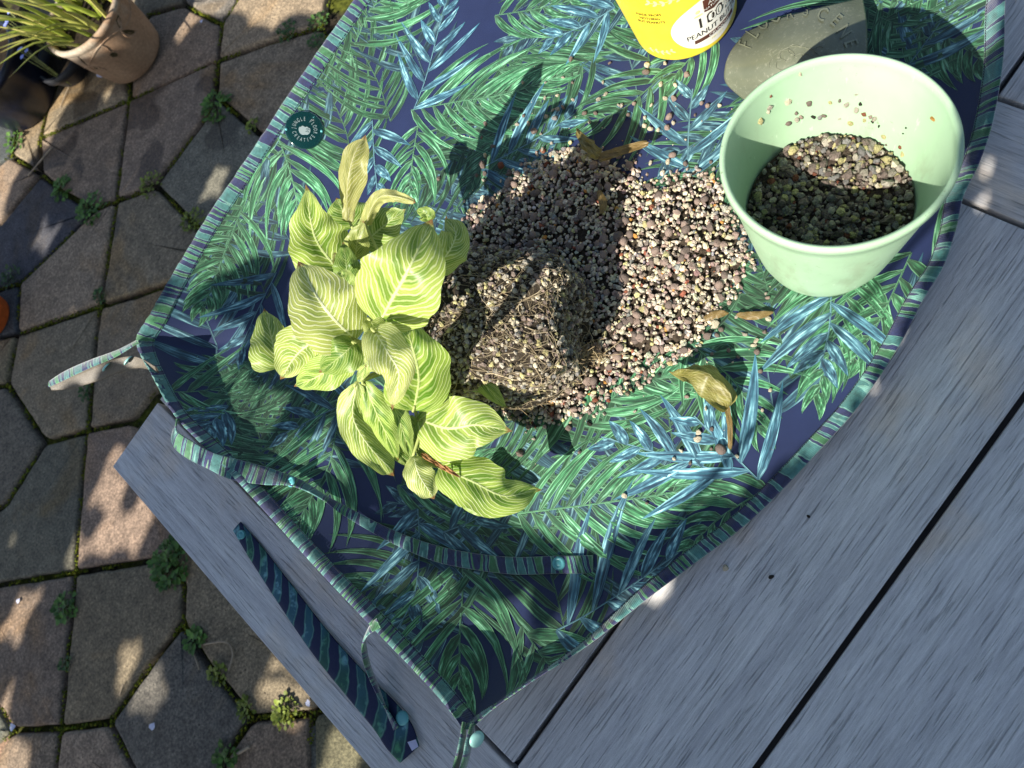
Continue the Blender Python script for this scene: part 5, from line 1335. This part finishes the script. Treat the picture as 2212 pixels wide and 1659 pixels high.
for L in loose:
    kd, sz, x, y, mk = L; dist = lambda q: math.hypot(MARKS[mk][0] - q[2], MARKS[mk][1] - q[3])
    same = sorted([q for q in loose if q[0] == kd and q[4] == mk], key=dist)
    p = find_on_mat(x, y, 4); r = .00066 * sz
    stone_obj(kd, (p[0], p[1], p[2] + r * .62), r, rr, f'{NAME[kd]} loose pebble on the mat, {ORD[same.index(L)]} to the {mk}'.replace('loose pebble on the mat', 'loose pebble'), f'{NAME[kd]} loose pebbles on the mat')
# grit between them
gt = MB()
for k in range(240):
    x, y = rr.uniform(980, 1720), rr.uniform(130, 1100)
    if rr.random() < .4: x, y = rr.normal(1250, 130), rr.normal(330, 60)
    p = find_on_mat(x, y, 3); r = rr.uniform(.0004, .0011); kd = pick(rr, PROB)
    gt.add(SM_A[rr.integers(10)] @ rotm(rr).T * r + [p[0], p[1], p[2] + r * .6], ICO1_F, None, (*KIND[kd], 1))
tag(gt.build('grit', M_STONE), 'fine grit scattered over the leaf print mat', 'grit', kind='stuff')

# ------------------------------------------------------------------ gravel in the pot
PG = empty('potted_gravel', tuple(PB + PN * .004), 'damp dark gravel filling the lower part of the mint green pot', 'gravel'); PG['kind'] = 'stuff'
PGI = Matrix.Translation(PG.location).inverted()
# the sunny side of the fill is heaped a little against the wall away from the photographer
hdir = math.atan2(.55, .85)
def fill_z(r, a): return .074 + .10 * r * math.cos(a - hdir) + .0015 * mnoise.noise((r * 60 * math.cos(a), r * 60 * math.sin(a), 2))
V = [pot_pt(0, 0, fill_z(0, 0) - .002)]; F = []
for i in range(1, 13):
    for j in range(48):
        a = 2 * math.pi * j / 48; r = (pr_(.074) - W_ - .0012) * i / 12; V.append(pot_pt(r, a, fill_z(r, a) - .002))
F = [(0, 1 + j, 1 + (j + 1) % 48) for j in range(48)] + [(1 + i * 48 + j, 1 + (i + 1) * 48 + j, 1 + (i + 1) * 48 + (j + 1) % 48, 1 + i * 48 + (j + 1) % 48) for i in range(11) for j in range(48)]
o = MB().add(V, F).build('fines', M_FINES, PG); o.matrix_parent_inverse = PGI; o['kind'] = 'stuff'
rr = np.random.default_rng(91); pg = MB(); lst = []
PROB_P = {'y': .22, 'p': .20, 'b': .30, 'w': .08, 'g': .12, 'r': .06, 'k': .06, 'R': .02}
for k in range(1500):
    a = rr.uniform(0, 2 * math.pi); q = math.sqrt(rr.random()); r = float(np.clip(rr.lognormal(math.log(.0029), .40), .0012, .0068))
    R1 = pr_(.074) - W_ - r * .9; z = fill_z(R1 * q, a) + r * rr.uniform(-.2, .6); R1 = min(R1, pr_(max(z, .01)) - W_ - r)
    kd = pick(rr, PROB_P); lst.append((r, kd, pot_pt(R1 * q, a, z)))
lst.sort(key=lambda t_: -t_[0])
for r, kd, p in lst:
    c = np.array(KIND[kd]) * rr.uniform(.40, .72); S = SM_A[rr.integers(10)] @ rotm(rr).T * r
    pg.add(S + p, ICO1_F, None, (*c, 1))
o = pg.build('small_stones', M_STONE, PG, smooth=False); o.matrix_parent_inverse = PGI; o['kind'] = 'stuff'
# stones stuck to the wet inside of the wall
def on_pot_wall(x, y):
    w = ray(x, y); o_ = np.array([0, 0, CAMH]); inv = POTROT.inverted(); inside = False
    for t_ in np.linspace(.45, 1.1, 1300):
        q = np.array(inv @ Vector((o_ + w * t_ - PB).tolist()))
        if q[2] < PH:
            if math.hypot(q[0], q[1]) < pr_(max(q[2], .001)) - W_: inside = True
            elif inside: return o_ + w * t_
    return None
WALL = "845,518,R3 940,545,w7 840,580,p5 830,605,w4 1050,560,b6 1165,555,y4 1218,543,b4 1255,565,p5 1330,558,k4 1310,590,p6 1350,615,R5 1385,630,r5 1405,640,p5 1280,665,y5 1215,640,p3 785,655,y6 985,610,b4 1010,630,r5 985,645,p5 940,665,b5 1075,630,k5 1110,635,g5 1130,625,b5 1455,740,y5 1430,680,k3 1720,640,o5 1545,795,R4 1560,830,y5 1575,690,k2 1560,720,k2 1605,965,b4 1005,398,w4 1308,510,p3 1435,770,b3 1470,780,b3 1350,650,y4 1395,655,k4"
WTOK = sorted([(tok.split(',')[2][0], float(tok.split(',')[0])) for tok in WALL.split()], key=lambda q: q[1])
for tok in WALL.split():
    x, y, kk = tok.split(','); kd, sz = kk[0], float(kk[1:]); p = on_pot_wall(1327 + float(x) * .4, float(y) * .4)
    if p is None: continue
    stone_obj(kd, tuple(p), .00062 * sz, rr, f'{NAME[kd]} pebble stuck inside the mint pot, ' + ['first', 'second', 'third', 'fourth', 'fifth', 'sixth', 'seventh', 'eighth', 'ninth', 'tenth'][[q for q in WTOK if q[0] == kd].index((kd, float(x)))] + ' of its colour from the left', f'{NAME[kd]} pebbles stuck to the pot wall')

# ------------------------------------------------------------------ fallen dry leaves
def dry_leaf(name, label, blades, stems):
    b = at(*blades[0][0][0]); o = empty(name, (b[0], b[1], .003), label, 'leaf'); inv = Matrix.Translation(o.location).inverted()
    for pts, w, kw in blades:
        mb, _ = leaf_mesh(pts, w, **kw); q = mb.build('blade', M_LEAF, o); q.matrix_parent_inverse = inv
    for pts, w, kw in stems:
        mb, _ = leaf_mesh(pts, w, shape=.5, wpow=.18, nu=20, nv=7, **kw); q = mb.build('stalk', M_LEAF, o); q.matrix_parent_inverse = inv
    return o
dry_leaf('dry_leaf', 'curled olive brown dead leaf with its stalk beside the spilled gravel', [([(1574, 880, .012), (1545, 835, .030), (1500, 808, .034), (1450, 806, .018)], 62, dict(arch=.35, wave=.22, tint=(.2, .1, .3, .72), roll=-28, kw=2., fold=-.7, crumple=.004))],
         [([(1568, 870, .012), (1576, 915, .012), (1577, 972, .008)], 10, dict(tint=(0, 0, .1, 1), arch=.5))])
dry_leaf('dry_leaf', 'shrivelled tan dead leaf lying on top of the gravel heap\'s far end', [([(1296, 340, .030), (1278, 322, .032), (1258, 302, .03), (1245, 276, .024)], 26, dict(arch=.3, wave=.35, kw=4, tint=(.3, 0, .5, .85), fold=-.6, roll=20, crumple=.004))],
         [([(1292, 342, .030), (1340, 326, .030), (1402, 308, .026)], 16, dict(tint=(.2, 0, .6, 1), arch=.2, wave=.4, kw=3, fold=.5, crumple=.0035))])
for k, (pts, lb) in enumerate((([(1518, 692, .006), (1545, 680, .008), (1575, 676, .006)], 'tan papery leaf scrap lying nearest the mint pot'), ([(1590, 680, .007), (1630, 682, .009), (1672, 674, .007)], 'long thin tan leaf scrap lying on the printed fronds below the mint pot'), ([(1292, 410, .028), (1303, 440, .028), (1297, 462, .027)], 'thin brown stalk scrap on the shaded gravel'))):
    mb, _ = leaf_mesh(pts, 15, arch=.7, wave=.4, kw=3, tint=(.2, 0, .4, 1), nu=14, nv=5, shape=.9); tag(mb.build('leaf_scrap', M_LEAF), lb, 'leaf scrap')
# ------------------------------------------------------------------ weeds, moss, petals and twigs on the paving
t = NT('weed_leaf'); c = t.coord(); a = t.attr('tint')
M_WEED = t.done(t.mix(1., a, t.ramp(t.noise(c, 60, 3), [(.3, (.65, .7, .6)), (.7, (1.3, 1.3, 1.25))]), 'MULTIPLY'), .55, None, .35, Subsurface_Weight=.08, Subsurface_Radius=(.004, .006, .002))
def small_leaf(mb, b, d, L, w, col, cup=.25):
    d = d / np.linalg.norm(d); s = np.cross(d, [0, 0, 1.]); s /= np.linalg.norm(s) + 1e-9; n = np.cross(s, d)
    P = [b, b + d * L * .3 + s * w * .85 + n * w * cup, b + d * L * .65 + s * w + n * w * cup * .6, b + d * L - n * L * .12, b + d * L * .65 - s * w + n * w * cup * .6, b + d * L * .3 - s * w * .85 + n * w * cup, b + d * L * .5]
    mb.add(P, [(0, 1, 6), (1, 2, 6), (2, 3, 6), (3, 4, 6), (4, 5, 6), (5, 0, 6)], None, (*col, 1))
WEEDS = [
 (470, 232, 40, 70, 0, 'bushy green weed in the paving joint level with the round badge'), (548, 272, 18, 24, 1, 'small yellowish weed in the joint just below the bushy one by the badge'),
 (690, 50, 26, 40, 2, 'dark green weed in the joint at the mat\'s upper edge'), (685, 92, 20, 28, 2, 'small dark weed just under the one at the mat\'s upper edge'), (622, 70, 26, 40, 2, 'dark weed in the sloping joint near the photo\'s top'),
 (200, 452, 40, 70, 0, 'spreading green weed where three pavers meet'), (138, 408, 26, 45, 0, 'low green weed beside the spreading one, nearer the dark pot'), (328, 398, 34, 50, 1, 'moss-green weed in the joint above the mat\'s far edge'), (418, 478, 30, 44, 1, 'blurred weed tucked against the mat\'s far edge'),
 (95, 224, 18, 22, 1, 'little yellow-green weed under the navy pot'), (36, 305, 26, 34, 0, 'small weed beside the bluish paver at the photo\'s left edge'), (28, 598, 30, 44, 2, 'dark weed above the orange pot'),
 (218, 640, 18, 26, 2, 'tiny dark weed in the upright joint above the mat\'s strap'), (188, 850, 20, 24, 2, 'tiny dark weed in the upright joint below the mat\'s strap'),
 (372, 1216, 56, 150, 0, 'dense bright green weed touching the table\'s end board'), (146, 1312, 30, 46, 0, 'flat weed in the upright joint left of the end board'), (143, 1432, 14, 16, 2, 'tiny weed in the upright joint near the photo\'s bottom'),
 (424, 1384, 22, 34, 0, 'small weed by the bent twig'), (472, 1456, 24, 36, 1, 'mossy weed beside the dark paver near the end board'), (532, 1530, 22, 30, 1, 'yellow-green weed at the corner of the dark paver'), (618, 1536, 34, 56, 1, 'yellow-green weed against the end board near the photo\'s bottom'), (490, 1636, 26, 34, 0, 'small weed at the photo\'s bottom edge'),
]
TONES = [(.075, .155, .028), (.155, .19, .025), (.045, .095, .020)]
wr = np.random.default_rng(17)
for x, y, R, n, tn, lb in WEEDS:
    b0 = at(x, y, GZ); sc = .8 * R * np.linalg.norm(b0 - [0, 0, CAMH]) / FOC
    o = empty('weed', tuple(b0), lb, 'weed', 'weeds in the paving joints'); mb = MB(); sm = MB()
    for k in range(int(n * 1.5)):
        a = wr.uniform(0, 6.283); q = wr.random() ** .6 * sc; z = wr.uniform(0, .6) * sc * (1 - (q / sc) ** 2) + .002
        p = np.array([q * math.cos(a), q * math.sin(a), z]); d = np.array([math.cos(a + wr.normal(0, .7)), math.sin(a + wr.normal(0, .7)), wr.uniform(-.1, .7)])
        c = np.array(TONES[tn]) * wr.uniform(.55, 1.5); L = wr.uniform(.007, .016) * (1.25 if tn == 0 else .9)
        small_leaf(mb, p, d, L, L * wr.uniform(.28, .42), c)
        if k % 4 == 0: tube(sm, [(0, 0, -.01), p * .5 + [0, 0, .004], p], .0007, 3, (.07, .09, .02, 1))
    mb.build('foliage', M_WEED, o); sm.build('stem', M_WEED, o)

# moss cushions and crumbs along the joints
ms = MB(); cr = MB()
for W in HOLES:
    for i in range(len(W)):
        a, b = W[i], W[(i + 1) % len(W)]; L = np.linalg.norm(b - a)
        for k in range(int(L / .0035)):
            p = a + (b - a) * wr.random() + wr.normal(0, .0028, 2)
            nz = mnoise.noise((p[0] * 5, p[1] * 5, 1.)) + .6 * mnoise.noise((p[0] * 17, p[1] * 17, 4.))
            if nz > -.05:
                r = wr.uniform(.0016, .0046); c = np.array((.17, .175, .018)) * wr.uniform(.35, 1.35) * [wr.uniform(.7, 1.1), 1, 1]
                S = SM_A[wr.integers(10)] * [1, 1, .7] * r; ms.add(S + [p[0], p[1], GZ - .011 + wr.uniform(0, .011)], ICO1_F, None, (*c, 1))
            elif wr.random() < .12:
                r = wr.uniform(.001, .0026); c = np.array((.10, .08, .06)) * wr.uniform(.4, 1.6)
                cr.add(SM_A[wr.integers(10)] * r + [p[0], p[1], GZ - .016], ICO1_F, None, (*c, 1))
t = NT('moss'); c = t.coord(); n = t.noise(c, 500, 3, .7)
M_MOSS = t.done(t.mix(1., t.attr('tint'), t.ramp(n, [(.3, (.45, .45, .4)), (.7, (1.5, 1.5, 1.4))]), 'MULTIPLY'), .95, t.bump(n, 1., .003), .1)
tag(ms.build('moss', M_MOSS), 'green and brown moss filling the joints between the pavers', 'moss', kind='stuff')
tag(cr.build('crumbs', M_STONE), 'small crumbs of grit lying in the paving joints', 'grit', kind='stuff')

M_PETAL = plain('white_petal', (.62, .64, .78), .6, .3, .1); M_BLUE = plain('blue_petal', (.30, .36, .80), .6, .3, .15); M_TWIG = plain('dry_twig', (.34, .27, .19), .8, .2)
def petal(x, y, L, w, ang, z, lb, m=M_PETAL):
    p = at(x, y, z); mb = MB(); small_leaf(mb, np.zeros(3), np.array([math.cos(ang), math.sin(ang), .15]), L, w, (.6, .6, .7), .4)
    o = mb.build('petal', m); o.location = p; tag(o, lb, 'petal', 'fallen petals on the paving')
for args in ((220, 168, .034, .012, 1.2, GZ + .004, 'largest fallen pale petal, lying beside the terracotta pot'), (118, 183, .016, .006, 2.0, GZ + .004, 'small white petal on the dark ground below the terracotta pot'), (38, 1304, .014, .006, .3, GZ + .004, 'white petal on the paver at the photo\'s left edge'), (34, 1568, .020, .010, 2.6, GZ + .003, 'pale petal in the joint near the photo\'s bottom left'), (668, 1527, .016, .006, 1., GZ + .004, 'white petal in the joint against the end board'), (328, 1578, .018, .009, .4, GZ + .004, 'white petal on the dark grey paver'), (435, 50, .012, .006, .4, GZ + .004, 'tiny white petal on the stone right of the terracotta pot')):
    petal(*args)
for k, (x, y, lb) in enumerate(((8, 42, 'pale blue flower behind the spiky succulent, nearest the photo\'s upper corner'), (42, 108, 'pale blue flower over the black pot below the spiky succulent'))):
    p = at(x, y, GZ + .24 - .04 * k); o = empty('blue_flower', tuple(p), lb, 'flower', 'blue flowers')
    for q in range(4):
        fc = np.array([wr.normal(0, .014), wr.normal(0, .014), wr.normal(0, .006)])
        for j in range(5):
            a = j * 1.2566 + q; mb = MB(); small_leaf(mb, fc, np.array([math.cos(a), math.sin(a), .1]), .009, .0042, (.3, .36, .8), .2); mb.build('petal', M_BLUE, o)
        st_ = MB(); tube(st_, [fc, fc * .5 + [0, 0, -.1], [0, 0, -.22 + .04 * k]], .001, 4); st_.build('stem', M_STEM, o)
for pts, r, lb in (([(440, 1392), (488, 1387), (503, 1412), (494, 1448)], .0022, 'bent dry twig on the paver beside the end board'), ([(415, 1402), (430, 1446)], .0020, 'short straight dry stalk on the dark paver'), ([(500, 1636), (540, 1613)], .0035, 'pale stick of bark on the paver at the photo\'s bottom'), ([(258, 1502), (266, 1478)], .0018, 'thin dry stalk on the paver above the dark one'), ([(130, 232), (160, 160)], .0018, 'thin pale stalk leaning by the terracotta pot'), ([(60, 380), (112, 318)], .0028, 'brown twig in the joint below the navy pot')):
    mb = MB(); P = [at(x, y, GZ + .004 + .003 * (i % 2)) for i, (x, y) in enumerate(pts)]
    tube(mb, smooth_path(P, 14), r, 5); tag(mb.build('twig', M_TWIG), lb, 'twig')

# ------------------------------------------------------------------ specks on the table
for x, y, sz, kd, lb in ((1567, 1226, .0034, 'w', 'white speck of gravel on the table board beside the mat'), (1666, 1246, .0030, 'k', 'dark seed on the table board'), (1746, 1116, .0018, 'k', 'tiny dark speck on the board above the dark seed')):
    p = at(x, y, 0); rr = np.random.default_rng(int(x)); o = stone_obj(kd, (p[0], p[1], sz * .5), sz, rr, lb, 'specks on the table')
for x, y, r, lb in ((1928, 940, .0016, 'tiny dark knot hole in the widest board in view'), (1830, 1009, .0012, 'small knot hole near the board\'s middle')):
    pass
